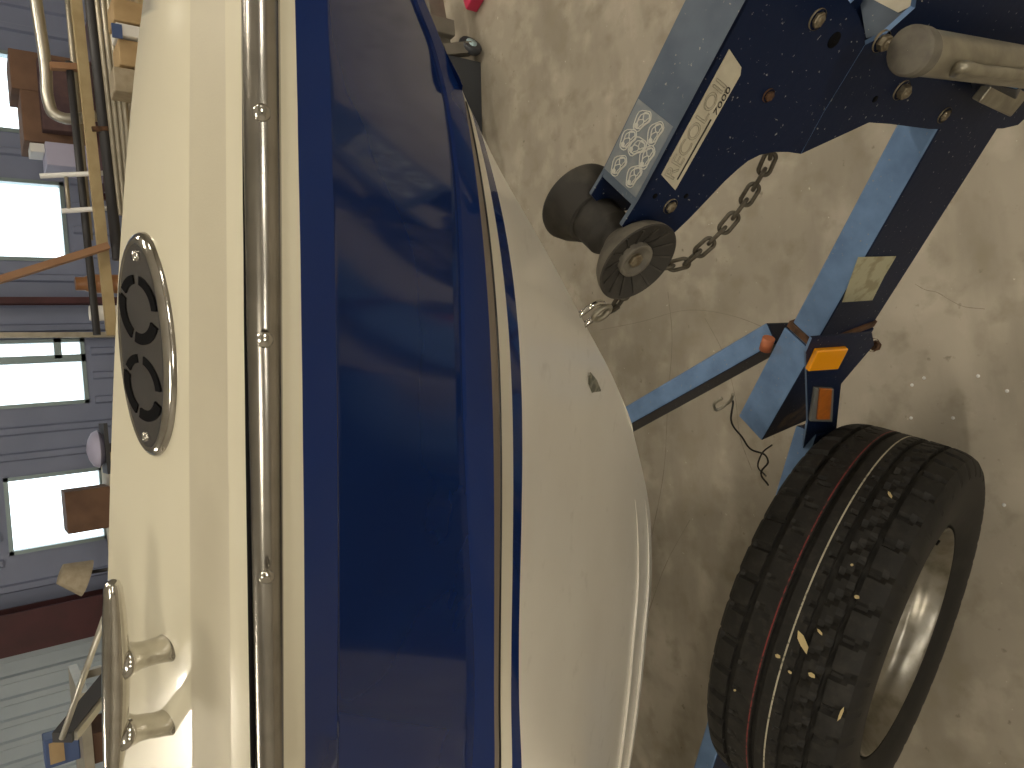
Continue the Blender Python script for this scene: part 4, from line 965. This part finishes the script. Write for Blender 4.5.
# work lamp with a conical shade lying sideways on a rod
Y5 = 5.4
A, B_ = depth(60, 574, Y5), depth(87, 578, Y5); ax_ = (A - B_)
lampo = thing('floor_lamp', (B_.x, Y5, 0), 'tan cone shaded floor lamp before the maroon column', 'lamp')
m = MB(); m.lathe(B_, ax_, [(0, .115), (ax_.length, .062), (ax_.length, .01), (ax_.length - .004, .01), (ax_.length - .004, .058), (.0, .111)], 28); m.build('lamp_shade', 'beige_shade', lampo, autosmooth=.6)
m = MB(); m.tube([(B_.x, Y5, .02), B_ + ax_ * .6], .012, 10); m.build('pole', 'pipe_dark', lampo)
m = MB(); m.lathe((B_.x, Y5, 0), (0, 0, 1), [(0, .14), (.02, .14), (.025, .02), (.025, .004)], 28); m.build('base', 'pipe_dark', lampo)
# blue case and crate by the pale wall
Y6 = 4.2
bc = depth(58, 757, Y6)
plat = thing('step_platform', (bc.x, Y6, 0), 'grey platform by the pale wall holding a blue case', 'platform')
zc_ = depth(80, 760, Y6).z
m = MB(); m.box((bc.x, Y6, zc_ - .02), (.35, 0, 0), (0, .25, 0), (0, 0, .02)); m.build('deck_board', 'pipe', plat)
for sx in (-.3, .3):
    for sy in (-.2, .2): m = MB(); m.beam((bc.x + sx, Y6 + sy, 0), (bc.x + sx, Y6 + sy, zc_ - .04), .04, .04, (1, 0, 0)); m.build('leg', 'pipe', plat)
m = MB(); u_ = (depth(50, 740, Y6) - depth(64, 765, Y6)); 
pA2 = depth(47, 752, Y6)
cs = pxbox('tool_case', 'blue_case', 44, 736, 80, 765, Y6 - .06, .12, 'dark blue tool case standing on the platform', 'case', zc_)
o = bx('paper_label', 'card_pale', depth(57, 752, Y6 - .061), .05, .003, .03, None, None, bevel=0, parent=cs)
pxbox('foam_panel', 'cyan', 66, 741, 80, 746, Y6 + .08, .03, 'thin pale cyan panel standing behind the blue case', 'panel', zc_)
Y7 = 4.0
qb = depth(92, 748, Y7)
pxbox('carton', 'card', 93, 731, 112, 762, Y7, .25, 'small brown carton low by the boat windscreen', 'carton', 0.0)
# trolley on castors behind the bow
g = level(474, 46, .05)
tro = thing('trolley', (g.x + .05, g.y + .1, 0), 'grey steel trolley on castors behind the bow', 'trolley')
cw = level(470, 46, .045)
m = MB(); m.lathe(cw, (.55, -.83, 0), [(-.014, .006), (-.014, .040), (-.006, .045), (.006, .045), (.014, .040), (.014, .006)], 28); cst = m.build('castor', 'trolley_dark', tro, autosmooth=.6)
m = MB(); m.lathe(cw, (.55, -.83, 0), [(.013, .022), (.019, .020), (.019, .001)], 20); m.build('castor_hub', 'cyan', cst)
m = MB(); m.beam(cw + Vector((-.01, 0, .0)), cw + Vector((-.035, .02, .11)), .04, .045, (0, 1, 0)); m.build('castor_fork', 'trolley', cst)
# frame: upright post and low beams
p0 = depth(430, 33, cw.y + .02); p1 = depth(462, 34, cw.y + .02)
m = MB(); m.beam(Vector((p1.x, p1.y, .11)), Vector((p1.x + .01, p1.y + .02, .62)), .055, .06, (1, 0, 0)); m.build('post', 'trolley', tro, bevel=.004)
l0 = depth(456, 40, cw.y + .03); l1 = depth(452, 100, cw.y - .05)
m = MB(); m.beam(Vector((cw.x + .25, cw.y + .08, .15)), Vector((cw.x - .46, cw.y - .02, .15)), .05, .07); m.build('base_beam', 'trolley', tro, bevel=.004)
m = MB(); a_ = level(481, 62, 0); b_ = level(483, 150, 0); bk = Vector((0, .09, 0)); m.box((a_ + b_) / 2 + bk + Vector((0, 0, .075)), (b_ - a_) / 2, bk, Vector((0, 0, .075))); m.build('skid', 'trolley_dark', tro, bevel=.004)
bxp = depth(424, 12, cw.y + .15)
m = MB(); m.box((bxp.x + .02, bxp.y + .32, .40), (.09, 0, 0), (0, .1, 0), (0, 0, .30)); tag(m.build('crate', 'card_pale', bevel=.005), 'tan wooden crate standing behind the trolley', 'crate')
rp = level(470, -26, .03)
m = MB(); m.box((rp.x + .05, rp.y + .02, .025), (.16, .05, 0), (-.02, .05, 0), (0, 0, .025)); tag(m.build('plastic_tub', 'pink', bevel=.005), 'crimson plastic tub on the floor behind the trolley', 'tub')
